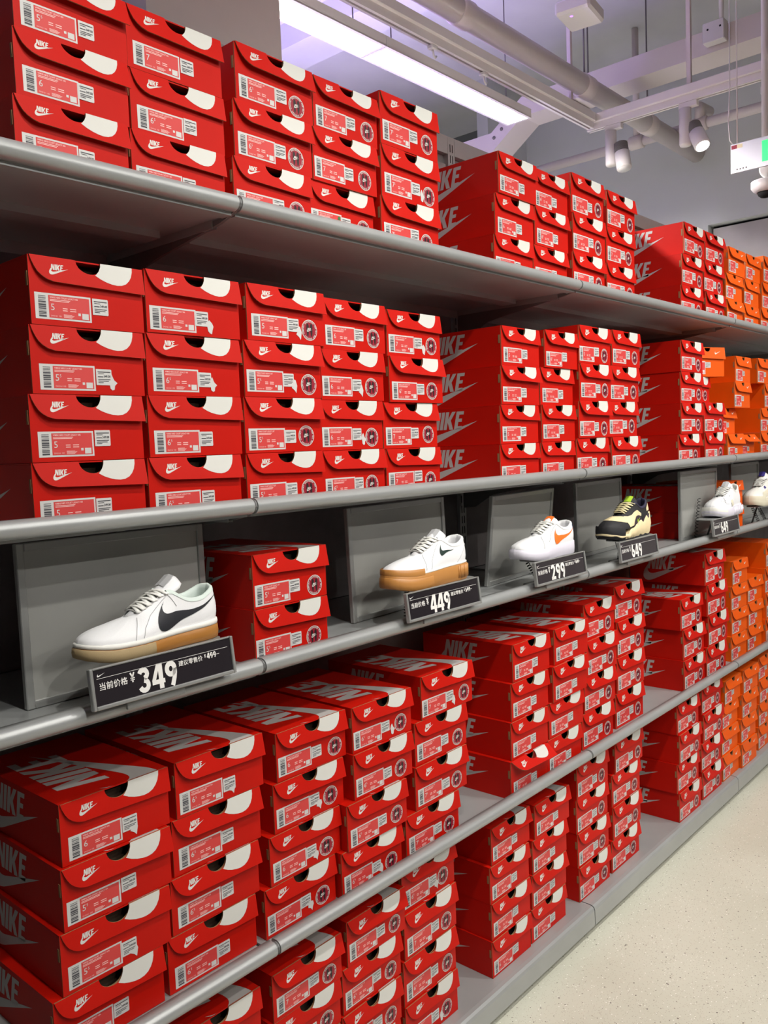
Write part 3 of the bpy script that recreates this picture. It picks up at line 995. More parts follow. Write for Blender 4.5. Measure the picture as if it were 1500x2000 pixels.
class Shoe:
    """toe at local x=0, heel at x=L, z=0 under the sole; -y is the side facing the aisle"""
    def __init__(s, L=.265, sole=.030, heel=.034, wide=1.0, top=None, toe_h=.0, zs=.85):
        s.zs = zs
        s.L, s.sole, s.heelh, s.wide = L, sole, heel, wide
        s.top = top or [(0, .34, 0.0, .040), (.12, .345, .004, .0405), (.22, .355, .009, .0415), (.32, .375, .0135, .044), (.40, .42, .0175, .052), (.48, .49, .0195, .0645), (.55, .565, .022, .0770),
                        (.60, .615, .0255, .0790), (.66, .66, .0285, .0700), (.74, .735, .0305, .0575), (.84, .835, .030, .0560), (.91, .905, .0265, .0640), (.96, .955, .020, .0710), (1.0, .985, 0.0, .0740)]
        s.toe_h = toe_h
    def base(s, t, side):
        w = lerp_tab(OUT, t)[0] * s.wide
        asym = 1.0 + (.06 if side > 0 else 0) * math.exp(-((t - .2) / .12) ** 2)
        z = s.sole + (s.heelh - s.sole) * max(0, (t - .3) / .7) + .006 * max(0, (.2 - t) / .2) ** 1.5
        return Vector((t * s.L, side * w * asym, z))
    def P(s, t, v, side, off=0.0):
        B = s.base(t, side)
        tx, ty, tz = smooth_tab(s.top, t)
        T = Vector((tx * s.L, side * ty, s.sole + tz * s.zs))
        # inset of the upper from the sole edge
        c = Vector((.45 * s.L, 0, 0))
        inw = Vector((c.x - B.x, -B.y, 0))
        if .12 < t < .93:
            inw.x *= .15
        inw = inw.normalized() if inw.length > 1e-6 else Vector((1, 0, 0))
        B = B + inw * .0028
        h = T.z - B.z
        toe = max(0, 1 - t / .34)
        heel = max(0, (t - .86) / .14)
        P1 = B + Vector((0, 0, h * (.42 + .10 * toe))) - inw * (.003 * (1 - toe))
        P2 = T - inw * ((.45 * toe + .10) * (Vector((T.x - B.x, T.y - B.y)).length)) + Vector((0, 0, -.28 * h * (1 - toe) + (-.007 + s.toe_h) * toe))
        if heel > 0:
            P1 = P1 - inw * .004 * heel
            P2 = P2 - inw * .002 * heel
        a, b, c_, d = (1 - v) ** 3, 3 * v * (1 - v) ** 2, 3 * v * v * (1 - v), v ** 3
        p = B * a + P1 * b + P2 * c_ + T * d
        if off:
            e = 1e-3
            q1 = s.P(min(t + e, 1), v, side) - s.P(max(t - e, 0), v, side)
            q2 = s.P(t, min(v + e, 1), side) - s.P(t, max(v - e, 0), side)
            nrm = q1.cross(q2)
            if nrm.length > 1e-12:
                nrm.normalize()
                cen = Vector((min(max(p.x, .25 * s.L), .85 * s.L), 0, s.sole + .02))
                if nrm.dot(p - cen) < 0:
                    nrm = -nrm
                p = p + nrm * off
        return p
    def upper(s, par, k, ku=None):
        m = MB()
        ts = perim(44)
        nv = 12
        ring = [(t, -1) for t in ts] + [(t, 1) for t in ts[::-1][1:-1]]
        vs = [s.P(t, v / nv, sd) for t, sd in ring for v in range(nv + 1)]
        n = len(ring)
        fs = []
        for i in range(n):
            j = (i + 1) % n
            for v in range(nv):
                fs.append((i * (nv + 1) + v, j * (nv + 1) + v, j * (nv + 1) + v + 1, i * (nv + 1) + v + 1))
        m.add(vs, fs, k, True)
        o = recalc(m.build('upper', par))
        # collar roll and lining
        m = MB()
        ring2 = [(t, -1) for t in ts if t > .56] + [(t, 1) for t in ts[::-1][1:] if t > .56]
        vs, nn = [], 6
        for t, sd in ring2:
            T = s.P(t, 1, sd)
            c = Vector((min(max(T.x, .62 * s.L), .9 * s.L), 0, 0))
            inw = Vector((c.x - T.x, -T.y, 0))
            if t < .9:
                inw.x = 0
            inw = inw.normalized() if inw.length > 1e-6 else Vector((-1, 0, 0))
            prof = [(-.0012, -.004), (0, .001), (.003, .003), (.0065, .0008), (.008, -.006), (.006, -.02), (.004, -.045)]
            for a, b in prof:
                q = T + inw * a + Vector((0, 0, b))
                q.z = max(q.z, s.sole + .004)
                vs.append(q)
        fs = []
        for i in range(len(ring2) - 1):
            for v in range(nn):
                fs.append((i * 7 + v, (i + 1) * 7 + v, (i + 1) * 7 + v + 1, i * 7 + v + 1))
        m.add(vs, fs, ku or k, True)
        recalc(m.build('collar_lining', par))
        m = MB()
        ins = [s.base(t, -1) for t in ts] + [s.base(t, 1) for t in ts[::-1][1:-1]]
        m.poly([(p.x * .98 + .002, p.y * .9) for p in ins], lambda a, b: (a, b, s.sole + .006), ku or k)
        m.build('insole', par)
        return o
    def outline(s, grow=0.0, n=44):
        ts = perim(n)
        pts = [s.base(t, -1) for t in ts] + [s.base(t, 1) for t in ts[::-1][1:-1]]
        out = []
        N = len(pts)
        for i in range(N):
            d = pts[(i + 1) % N] - pts[i - 1]
            nrm = Vector((d.y, -d.x, 0)).normalized()
            if nrm.dot(pts[i] - Vector((.45 * s.L, 0, pts[i].z))) < 0:
                nrm = -nrm
            out.append(pts[i] + nrm * grow)
        return out
    def sole_part(s, par, k, name='sole', z0=0.0, z1=1.0, grow=0.001, topf=None, botf=None, t0=0, t1=1, ribs=0, capk=None, bulge=0.0008):
        # ring band between fractions z0..z1 of the sole height around the outline
        m = MB()
        o = s.outline(grow)
        N = len(o)
        lv = [(0, -.0022), (.06, -.0004), (.5, bulge), (.94, -.0002), (1, -.0016)]
        cen = Vector((.45 * s.L, 0, 0))
        vs = []
        for i, p in enumerate(o):
            t = p.x / s.L
            d = Vector((p.x - min(max(p.x, .18 * s.L), .85 * s.L), p.y, 0))
            d = d.normalized() if d.length > 1e-6 else Vector((0, 0, 0))
            spring = .010 * max(0, (.22 - t) / .22) ** 2
            zb = spring + z0 * (p.z - spring) if botf is None else botf(t, p.y) + spring
            zt = spring + z1 * (p.z - spring) if topf is None else topf(t, p.y)
            for f, e in lv:
                q = p + d * e
                vs.append((q.x, q.y, zb + (zt - zb) * f))
        fs = []
        sel = [(t0 <= 0 or p.x / s.L >= t0) and (t1 >= 1 or p.x / s.L <= t1) for p in o]
        for i in range(N):
            j = (i + 1) % N
            if sel[i] and sel[j]:
                for v in range(4):
                    fs.append((i * 5 + v, j * 5 + v, j * 5 + v + 1, i * 5 + v + 1))
        m.add(vs, fs, k, True)
        if t0 <= 0 and t1 >= 1:
            m.add([vs[i * 5] for i in range(N)], [tuple(range(N))], k)
            m.add([vs[i * 5 + 4] for i in range(N)], [tuple(range(N))], k)
        return recalc(m.build(name, par))
    def decal(s, par, poly, k, name, off=.0011, sides=(-1,), sub=3):
        # outline given in (t, v) of the upper's side surface
        import bmesh
        for sd in sides:
            bm = bmesh.new()
            vv = [bm.verts.new((a, b, 0)) for a, b in poly]
            f = bm.faces.new(vv)
            bmesh.ops.triangulate(bm, faces=[f])
            for _ in range(sub):
                es = [e for e in bm.edges if abs(e.verts[0].co.x - e.verts[1].co.x) > .03 or abs(e.verts[0].co.y - e.verts[1].co.y) > .12]
                if not es:
                    break
                bmesh.ops.subdivide_edges(bm, edges=es, cuts=1)
                bmesh.ops.triangulate(bm, faces=bm.faces)
            for v in bm.verts:
                v.co = s.P(min(max(v.co.x, 0), 1), min(max(v.co.y, 0), 1), sd, off)
            me = bpy.data.meshes.new(name)
            bm.to_mesh(me)
            bm.free()
            me.materials.append(MT[k] if isinstance(k, str) else k)
            for p in me.polygons:
                p.use_smooth = True
            recalc(obj(name, me, par))
    def stitch(s, par, path, k, r=.0006, sd=-1, name='seam'):
        m = MB()
        pts = []
        for (a, b), (c, d) in zip(path, path[1:]):
            for i in range(6):
                f = i / 6
                pts.append(s.P(a + (c - a) * f, b + (d - b) * f, sd, .0006))
        pts.append(s.P(*path[-1], sd, .0006))
        m.tube(pts, r, k, 4)
        m.build(name, par)
    def tongue(s, par, k, top=.118, klabel=None):
        m = MB()
        pts = [(.335, .0385), (.40, .0480), (.47, .0590), (.545, .0730), (.625, .0890), (.685, .1010), (.712, .1060)]
        sc = (top - .03) / .106
        vs, n = [], 16
        for i, (t, z) in enumerate(pts):
            c = Vector((t * s.L, 0, s.sole + z * (s.zs + (sc - s.zs) * max(0, i - 1.5) / 4.5) - .002))
            hw = (.012, .0165, .0185, .021, .0235, .0245, .020)[i]
            th = (.003, .004, .0045, .005, .0062, .0062, .0035)[i]
            for j in range(n):
                a = 2 * pi * j / n
                x = cos(a)
                vs.append(c + Vector((-sin(a) * th * .75, hw * x, sin(a) * th + -.010 * x * x * hw / .02)))
        fs = [(i * n + j, i * n + (j + 1) % n, (i + 1) * n + (j + 1) % n, (i + 1) * n + j) for i in range(len(pts) - 1) for j in range(n)]
        fs += [tuple(range(n)), tuple((len(pts) - 1) * n + j for j in range(n))]
        m.add(vs, fs, k, True)
        o = recalc(m.build('tongue', par))
        if klabel:
            m = MB()
            c0 = Vector((.600 * s.L, 0, s.sole + .0825 * sc + .006))
            c1 = Vector((.680 * s.L, 0, s.sole + .101 * sc + .0065))
            n_ = Vector((-.5, 0, .8)).normalized() * .0035
            q = []
            for c in (c0, c1):
                for yy in (-.013, 0, .013):
                    q.append(c + n_ + Vector((0, yy, -abs(yy) * .18)))
            m.add(q, [(0, 1, 4, 3), (1, 2, 5, 4)], klabel)
            m.build('tongue_label', o)
    def laces(s, par, k, n=6, r=.0042, flat=(.42, 1.3)):
        m = MB()
        for i in range(n):
            t = .385 + i * (.205 / (n - 1))
            tt = t - .008
            for sd in (-1, 1):
                # diagonal strand from an eyelet on one side up to the other side
                a = s.P(tt, .93, sd, .0015)
                b = s.P(min(tt + .040, .60), .93, -sd, .0015)
                mid = (a + b) / 2 + Vector((-.004, 0, .0075 + .0018 * (sd > 0)))
                pts = []
                for j in range(9):
                    f = j / 8
                    p = a * (1 - f) ** 2 + mid * (2 * f * (1 - f)) * 1.0 + b * f * f
                    pts.append(p + Vector((-.0015, 0, .003 * sin(pi * f))))
                if i < n - 1:
                    m.tube(pts, r, k, 6, True, flat)
            if i == 0:
                a, b = s.P(tt, .93, -1, .0015), s.P(tt, .93, 1, .0015)
                mid = (a + b) / 2 + Vector((-.003, 0, .006))
                m.tube([a * (1 - f) ** 2 + mid * (2 * f * (1 - f)) + b * f * f for f in [j / 8 for j in range(9)]], r, k, 6, True, flat)
        m.build('laces', par)

def place(t, x0, zb, yc=.050, yawd=0.0):
    t.location = (x0, yc, zb)
    t.rotation_euler = (0, 0, radians(yawd))
for nm, c, r_ in (('leather_white', S(236, 236, 238), .5), ('lace_white', S(240, 239, 234), .8), ('gum', S(172, 116, 54), .38), ('gum_toe', S(168, 146, 108), .8), ('swoosh_black', S(30, 31, 38), .6),
                  ('lining_mint', S(214, 226, 220), .8), ('seam_grey', S(190, 190, 192), .7), ('swoosh_green', S(30, 52, 46), .5), ('gum_light', S(190, 132, 70), .36), ('sole_lilac', S(222, 218, 230), .45),
                  ('swoosh_orange', S(244, 120, 40), .5), ('tab_blue', S(130, 170, 222), .6), ('mesh_black', S(34, 33, 36), .7), ('cream', S(236, 216, 172), .6), ('plum', S(58, 46, 60), .6),
                  ('lace_cream', S(232, 220, 178), .8), ('lime', S(178, 214, 60), .5), ('salmon', S(240, 130, 120), .6), ('navy', S(44, 42, 66), .6), ('bone', S(224, 218, 196), .5), ('royal', S(60, 50, 130), .5), ('offwhite', S(238, 236, 230), .5)):
    MT[nm] = mat(nm, c, r_, bump=.08 if nm in ('leather_white', 'gum_toe', 'cream', 'lace_white') else 0, bscale=500)

SWF = lambda x, y, w, hs: [(x + a * w, y + (b + (.035 * (1 - abs(a - .3)) if i > 30 else 0)) * hs) for i, (a, b) in enumerate(SWOOSH)]
SW = lambda x, y, w, hs, lean=0.0: [(x + a * w, y + b * hs + lean * a) for a, b in SWOOSH]

# 1: white leather, black side tick, gum cupsole with tan toe bumper
t1 = thing('sneaker', 'white leather sneaker with black side tick and worn gum sole', 'sneaker', group='display sneakers')
A = Shoe(.270, .029, .034)
A.sole_part(t1, 'gum', 'sole', 0, .72)
A.sole_part(t1, 'offwhite', 'foxing', .72, 1.0, .0006, bulge=.0004)
A.sole_part(t1, 'gum_toe', 'toe_bumper', .02, .70, .0028, t0=0, t1=.44)
A.upper(t1, 'leather_white', 'lining_mint')
A.tongue(t1, 'leather_white', .118, 'seam_grey')
A.laces(t1, 'lace_white')
A.decal(t1, SWF(.475, .03, .495, 2.1), 'swoosh_black', 'tick_mark', sides=(-1, 1))
A.decal(t1, [(.955, .55), (1.0, .55), (1.0, .98), (.962, .98)], 'swoosh_black', 'heel_tab', sides=(-1, 1))
A.stitch(t1, [(.30, .02), (.31, .4), (.335, .80)], 'seam_grey')
A.stitch(t1, [(.355, .03), (.375, .32), (.44, .62), (.56, .86)], 'seam_grey')
A.stitch(t1, [(.575, .9), (.63, .58)], 'seam_grey')
place(t1, -.344, 1.180, .048, 1)

# 2: white upper on a thick gum platform
t2 = thing('sneaker', 'white sneaker on thick gum platform sole with small green tick', 'sneaker', group='display sneakers')
B_ = Shoe(.281, .040, .044)
B_.sole_part(t2, 'gum_light', 'sole', 0, .90, .0022, bulge=.001)
B_.sole_part(t2, 'offwhite', 'foxing', .90, 1.0, .0012, bulge=.0003)
B_.sole_part(t2, 'gum_light', 'toe_bumper', .02, .70, .0042, t0=0, t1=.42)
B_.sole_part(t2, 'gum_light', 'toe_cap', .66, 1.22, .0020, t0=0, t1=.30, bulge=.0004)
B_.upper(t2, 'leather_white', 'leather_white')
B_.tongue(t2, 'leather_white', .112, 'seam_grey')
B_.laces(t2, 'lace_white')
B_.decal(t2, SW(.56, .34, .21, 1.15), 'swoosh_green', 'tick_mark', sides=(-1, 1))
B_.stitch(t2, [(.33, .04), (.345, .5), (.36, .85)], 'seam_grey')
B_.stitch(t2, [(.40, .03), (.43, .35), (.56, .82)], 'seam_grey')
B_.stitch(t2, [(.80, .03), (.86, .30), (.93, .60), (.985, .72)], 'seam_grey')
for i in range(13):   # ribbed heel guard
    a = .80 + i * .0158
    p = [q for q in B_.outline(.0028, 90)]
    best = min((q for q in p if q.y < 0 or a > .995), key=lambda q: abs(q.x / B_.L - a))
    m = MB(); m.tube([(best.x, best.y, .006), (best.x, best.y * 1.01, .022), (best.x, best.y, .036)], .0021, 'gum_light', 6); m.build('heel_rib', t2)
place(t2, .402, 1.180, .050, 0)

# 3: white with orange tick and blue heel tab
t3 = thing('sneaker', 'white sneaker with orange tick and light blue heel tab', 'sneaker', group='display sneakers')
Cc = Shoe(.262, .029, .038)
Cc.sole_part(t3, 'sole_lilac', 'sole', 0, 1.0, .001)
Cc.sole_part(t3, 'sole_lilac', 'toe_bumper', .06, .9, .0024, t0=0, t1=.36)
Cc.upper(t3, 'leather_white', 'leather_white')
Cc.tongue(t3, 'leather_white', .108, 'swoosh_orange')
Cc.laces(t3, 'lace_white')
Cc.decal(t3, SWF(.53, .04, .43, 1.9), 'swoosh_orange', 'tick_mark', sides=(-1, 1))
Cc.decal(t3, [(.955, .50), (1.0, .50), (1.0, .99), (.955, .99)], 'tab_blue', 'heel_tab', sides=(-1, 1))
Cc.stitch(t3, [(.30, .03), (.315, .42), (.335, .8)], 'seam_grey')
Cc.stitch(t3, [(.42, .30), (.50, .58), (.60, .86)], 'seam_grey', .0008)
place(t3, .948, 1.180, .062, -4)

# 4: black and cream runner on a saw-toothed cream sole
t4 = thing('sneaker', 'black and cream chunky sneaker with jagged cream sole', 'sneaker', group='display sneakers')
top4 = [(0, .34, 0.0, .046), (.12, .345, .005, .0465), (.22, .355, .010, .0475), (.32, .375, .0145, .050), (.40, .42, .0185, .0585), (.48, .49, .0215, .0705), (.55, .565, .0245, .0830),
        (.60, .625, .0275, .0870), (.66, .67, .029, .0790), (.74, .735, .030, .0680), (.84, .835, .029, .0700), (.91, .905, .0255, .0800), (.96, .955, .019, .0900), (1.0, .985, 0.0, .0950)]
E_ = Shoe(.280, .034, .046, 1.04, top4, .004, .90)
def saw(t, y):
    if t < .30:
        return E_.sole * .55 + .010 * max(0, (.22 - t) / .22) ** 2
    b = .031 + .022 * max(0, (t - .35) / .65)
    return b + .018 * max(0, (t - .25) / .5) * abs(sin((t - .42) * pi / .155)) ** 1.5
E_.sole_part(t4, 'mesh_black', 'outsole', 0, .14, .0006)
E_.sole_part(t4, 'cream', 'midsole', 0, 1, .0030, topf=saw, botf=lambda t, y: .004 + .005 * abs(sin(t * 22)) ** 3, bulge=.003)
E_.sole_part(t4, 'mesh_black', 'toe_cap', .10, 1.30, .0042, t0=0, t1=.22, bulge=.001)
E_.upper(t4, 'mesh_black', 'navy')
E_.tongue(t4, 'mesh_black', .125, 'lime')
E_.laces(t4, 'lace_cream', 6, .0036)
E_.decal(t4, [(.0, .52), (.10, .48), (.22, .42), (.31, .36), (.335, .08), (.46, .08), (.55, .28), (.70, .40), (.71, .55), (.60, .62), (.47, .58), (.40, .66), (.34, .80), (.22, .86), (.10, .88), (.0, .88)], 'cream', 'side_panel', .0010, (-1, 1))
E_.decal(t4, [(.42, .02), (.72, .02), (.70, .24), (.64, .38), (.55, .38), (.49, .25)], 'plum', 'midfoot_overlay', .0026, (-1, 1))
E_.decal(t4, [(.72, .05), (.96, .05), (.96, .30), (.88, .42), (.78, .38), (.72, .22)], 'plum', 'heel_overlay', .0026, (-1, 1))
E_.decal(t4, SW(.55, .13, .09, .50), 'lime', 'tick_mark', .0040, (-1,))
E_.decal(t4, [(.86, .60), (.93, .52), (.985, .56), (.99, .98), (.965, .98), (.955, .66), (.90, .72), (.865, .80)], 'cream', 'heel_tick', .0024, (-1, 1))
E_.decal(t4, [(.965, .42), (1, .42), (1, .52), (.965, .52)], 'lime', 'heel_mark', .0026, (-1, 1))
place(t4, 1.465, 1.180, .062, -1)

# 5: plain white chunky sneaker seen toe first
t5 = thing('sneaker', 'plain white chunky sneaker in front of an orange box', 'sneaker', group='display sneakers')
F_ = Shoe(.262, .034, .044, 1.06, top4, .005, .90)
F_.sole_part(t5, 'sole_lilac', 'sole', 0, 1, .003, bulge=.003)
F_.sole_part(t5, 'offwhite', 'toe_bumper', .15, 1.10, .0045, t0=0, t1=.22)
for i in range(6):
    p = min((q for q in F_.outline(.004, 90) if q.y < 0), key=lambda q: abs(q.x / F_.L - (.45 + .09 * i)))
    m = MB(); m.tube([(p.x, p.y, .004), (p.x + .006, p.y * 1.02, .022), (p.x + .010, p.y, .036)], [.003, .005, .002], 'sole_lilac', 6); m.build('sole_fin', t5)
F_.upper(t5, 'leather_white', 'offwhite')
F_.tongue(t5, 'leather_white', .126, 'seam_grey')
F_.laces(t5, 'lace_white', 6, .0036)
F_.decal(t5, [(.20, .30), (.44, .28), (.50, .50), (.42, .78), (.36, .84), (.22, .70)], 'leather_white', 'eyestay', .0018, (-1, 1))
F_.decal(t5, [(.40, .06), (.52, .06), (.50, .40), (.42, .40)], 'bone', 'side_patch', .0022, (-1, 1))
F_.stitch(t5, [(.10, .55), (.22, .40), (.40, .36), (.50, .66)], 'seam_grey', .0009)
F_.stitch(t5, [(.10, .55), (.22, .40), (.40, .36), (.50, .66)], 'seam_grey', .0009, 1)
F_.stitch(t5, [(.26, .9), (.30, .72), (.44, .70)], 'seam_grey', .0008)
place(t5, 2.322, 1.180, .042, 0)

# 6: cream and white runner cut by the picture's right edge
t6 = thing('sneaker', 'cream and white runner with navy tongue label at right edge', 'sneaker', group='display sneakers')
G_ = Shoe(.27, .036, .044, 1.05, top4, .004, .90)
G_.sole_part(t6, 'bone', 'sole', 0, 1, .003, bulge=.003)
G_.sole_part(t6, 'bone', 'toe_bumper', .2, 1.2, .0042, t0=0, t1=.25)
G_.upper(t6, 'offwhite', 'offwhite')
G_.tongue(t6, 'offwhite', .136, 'royal')
G_.laces(t6, 'lace_white', 6, .0036)
G_.decal(t6, [(.18, .1), (.5, .08), (.56, .4), (.4, .5), (.2, .45)], 'bone', 'side_panel', .0015, (-1, 1))
G_.decal(t6, [(.40, .6), (.46, .6), (.45, .8), (.41, .8)], 'royal', 'eyelet_patch', .0018, (-1, 1))
place(t6, 2.81, 1.186, .055)

for (x0, x1, z, l) in ((-.28, -.08, 1.180, 'white sneaker with black side tick'), (.49, .70, 1.180, 'thick gum platform sneaker'), (.985, 1.20, 1.180, 'orange tick sneaker'),
                       (1.50, 1.74, 1.180, 'black and cream sneaker'), (2.25, 2.58, 1.180, 'plain white sneaker'), (2.83, 3.06, 1.186, 'cream runner at the right edge')):
    shoe_stand(x0, x1, z, 'grey plate stand carrying the ' + l)

def coil(p0, p1, turns, r, label, sag=0.0):
    m = MB()
    p0, p1 = Vector(p0), Vector(p1)
    n = turns * 8
    d = (p1 - p0).normalized()
    a = d.cross(Vector((0, 1, 0))).normalized()
    b = d.cross(a)
    pts = []
    for i in range(n + 1):
        f = i / n
        w = 2 * pi * turns * f
        pts.append(p0 + (p1 - p0) * f + (a * cos(w) + b * sin(w)) * r + Vector((0, 0, -sag * sin(pi * f))))
    m.tube(pts, .0012, 'cable', 5)
    tag(m.build('coiled_cable'), label, 'cable', 'coiled security cables')
coil((.505, .075, 1.176), (.51, .085, 1.104), 10, .006, 'black coiled security cable under the platform sneaker')
coil((.556, .068, 1.253), (.535, .075, 1.236), 4, .006, 'black coiled cable beside the laces of the platform sneaker')
coil((1.005, .06, 1.174), (1.06, .05, 1.104), 10, .005, 'black coiled security cable under the orange tick sneaker')
coil((1.575, .06, 1.174), (1.60, .05, 1.104), 6, .006, 'black coiled security cable under the black and cream sneaker')
coil((2.385, .11, 1.255), (2.32, .10, 1.104), 12, .006, 'black coiled security cable behind the plain white sneaker')
coil((2.86, .06, 1.180), (2.92, .05, 1.106), 9, .006, 'left black coiled cable under the rightmost cream runner')
coil((2.91, .05, 1.180), (3.0, .045, 1.106), 9, .006, 'right black coiled cable under the rightmost cream runner')
m = MB()
m.tube([(1.515, .045, 1.175), (1.518, .045, 1.165), (1.523, .043, 1.152), (1.528, .041, 1.142)], .0012, 'cable', 5)
m.tube([(1.528 + .010 * sin(2 * pi * i / 16), .041, 1.132 + .010 * cos(2 * pi * i / 16)) for i in range(17)], .0009, 'chrome', 5)
tag(m.build('key_ring'), 'wire key ring hanging below the black and cream sneaker', 'key ring')

# ------------------------------------------------------------------ ceiling: luminaires, tracks, pipes
def luminaire(x0, y0, z, L=1.15, Wd=.15, label='', watts=None):
    t = thing('ceiling_luminaire', label, 'ceiling light', (x0, y0, z), 0, 'linear ceiling luminaires')
    # trough housing open below
    prof = [(0, .004), (0, .045), (.02, .06), (Wd - .02, .06), (Wd, .045), (Wd, .004)]
    m = MB()
    m.add([(0, a, b) for a, b in prof] + [(L, a, b) for a, b in prof], [(i, i + 1, 7 + i, 6 + i) for i in range(5)], 'lampw')
    m.add([(0, a, b) for a, b in prof], [tuple(range(6))], 'lampw')
    m.add([(L, a, b) for a, b in prof], [tuple(range(6))], 'lampw')
    m.build('housing', t)
    for q in ((0, L, 0, .014, 0, .006), (0, L, Wd - .014, Wd, 0, .006), (0, .014, .014, Wd - .014, 0, .006), (L - .014, L, .014, Wd - .014, 0, .006)):
        m = MB(); m.box(*q, 'lampw'); m.build('rim', t)
    for q in ((.014, .085), (L - .085, L - .014)):
        m = MB()
        pr = [(q[0], .02), (q[1], .05), (q[1], .052), (q[0], .022)] if q[0] < .1 else [(q[0], .05), (q[1], .02), (q[1], .022), (q[0], .052)]
        m.add([(a, .016, b) for a, b in pr] + [(a, Wd - .016, b) for a, b in pr], [(0, 1, 5, 4), (1, 2, 6, 5), (2, 3, 7, 6), (3, 0, 4, 7)], 'refl')
        m.build('end_reflector', t)
    m = MB(); m.box(.07, L - .07, .016, Wd - .016, .030, .034, 'tube'); m.build('diffuser', t)
    for fx in (.12, L - .12):
        m = MB(); m.tube([(fx, Wd / 2, .06), (fx, Wd / 2, CEILZ - z)], .003, 'fin', 6); m.build('hanger_rod', t)
    if True:
        ld = bpy.data.lights.new('luminaire_light', 'AREA')
        ld.shape = 'RECTANGLE'; ld.size = L - .16; ld.size_y = Wd - .05
        ld.energy = watts or CEIL_W; ld.color = (1.0, .98, .95)
        lo = bpy.data.objects.new('luminaire_light', ld); COL.objects.link(lo)
        lo.parent = t; lo.location = (L / 2, Wd / 2, .022)
    return t
luminaire(.685, 1.205, 3.2, label='bright linear ceiling luminaire at the top left')
luminaire(1.838, 1.205, 3.2, label='bright linear ceiling luminaire nearer the corner of the track')

def spotlight(x, y, z, aim, label, watts=0.0, off=.0, group='track spotlights'):
    t = thing('track_spotlight', label, 'spotlight', (x, y, z), 0, group)
    m = MB(); m.bbox(-.018, .018, -.05, .05, -.03, 0, 'lampw', .003); m.build('track_adapter', t)
    m = MB(); m.tube([(0, .02, -.03), (0, .02, -.215), (0, .02, -.225)], [.032, .032, .028], 'lampw', 20); m.build('driver_can', t)
    d = (Vector(aim) - Vector((x, y, z - .2))).normalized()
    c = Vector((0, -.05, -.195))
    m = MB(); m.tube([c - d * .03, c + d * .065, c + d * .07], [.042, .042, .040], 'lampw', 24); hd = m.build('head', t)
    m = MB()
    for i in range(9):
        m.tube([c - d * (.085 - i * .0065), c - d * (.082 - i * .0065)], .040, 'fin', 20)
    m.tube([c - d * .086, c - d * .02], .034, 'fin', 16); m.build('heat_sink', hd)
    m = MB(); m.tube([c + d * .0702, c + d * .0715], .035, 'glow' if watts else 'plastic', 20); m.build('lens', hd)
    m = MB(); m.tube([(0, .0, -.19), c], .008, 'lampw', 8); m.build('joint', t)
    if watts:
        ld = bpy.data.lights.new('spot_light', 'SPOT')
        ld.energy = watts; ld.spot_size = radians(88); ld.spot_blend = .9; ld.shadow_soft_size = .035; ld.color = (1.0, .975, .91)
        lo = bpy.data.objects.new('spot_light', ld); COL.objects.link(lo)
        lo.parent = t
        lo.location = c + d * .085
        lo.rotation_euler = d.to_track_quat('-Z', 'Y').to_euler()
    return t
def track(p0, p1, label):
    p0, p1 = Vector(p0), Vector(p1)
    t = thing('lighting_track', label, 'lighting track', p0, math.atan2(p1.y - p0.y, p1.x - p0.x), 'lighting tracks')
    L = (p1 - p0).length
    m = MB(); m.bbox(0, L, -.035, .035, .036, .085, 'lampw', .004); m.build('channel', t)
    m = MB(); m.box(0, L, -.020, -.006, 0, .036, 'lampw'); m.box(0, L, .006, .020, 0, .036, 'lampw'); m.build('rail', t)
    m = MB(); m.box(0, L, -.006, .006, .012, .034, 'slot'); m.build('slot', t)
    x = .6
    while x < L:
        m = MB(); m.box(x - .011, x + .011, -.011, .011, .085, CEILZ - p0.z - .001, 'pipe'); m.build('hanger_bar', t)
        x += 1.55
    return t
track((-3.4, 1.20, 3.30), (3.63, 1.20, 3.30), 'white lighting track running along behind the shelves')
track((3.67, 1.235, 3.30), (3.67, -6.0, 3.30), 'white lighting track crossing towards the aisle at right')
spotlight(3.67, 1.075, 3.30, (3.2, .4, 0), 'unlit white spotlight on the crossing track near its corner')
spotlight(3.67, .64, 3.30, (2.9, -.6, .6), 'lit white spotlight on the crossing track near the exit sign', 35)
# track clips hanging along the first track
for x in (2.15, 2.55):
    t = thing('track_clip', 'small white hanging clip on the track, %s of the two' % ('left' if x < 2.3 else 'right'), 'clip', (x, 1.20, 3.30), 0, 'track clips')
    m = MB(); m.bbox(-.02, .02, -.016, .016, -.018, 0, 'plastic', .003); m.build('clip_body', t)
    m = MB(); m.tube([(0, 0, -.018), (.006, 0, -.04), (.018, 0, -.05), (.026, 0, -.038)], .005, 'plastic', 6); m.build('hook', t)
# rows over the aisle
RN = {0: 'far', 1: 'middle', 2: 'near'}
for ri, (y, z, w, xs) in enumerate(SPOT_ROWS):
    track((-5.5, y, z), (3.60, y, z), 'white lighting track over the %s side of the aisle' % RN[ri])
    for i, x in enumerate(xs):
        spotlight(x, y, z, (x + .25, .1, 1.0), 'lit white spotlight over the %s side of the aisle, %s along its track' % (RN[ri], ORD[i]), w, group='aisle spotlights')
for i, x in enumerate((.2, 1.5, 2.8)):
    luminaire(x - .6, -2.95, 3.2, watts=12, label='linear ceiling luminaire over the aisle, %s along its row' % ORD[i])

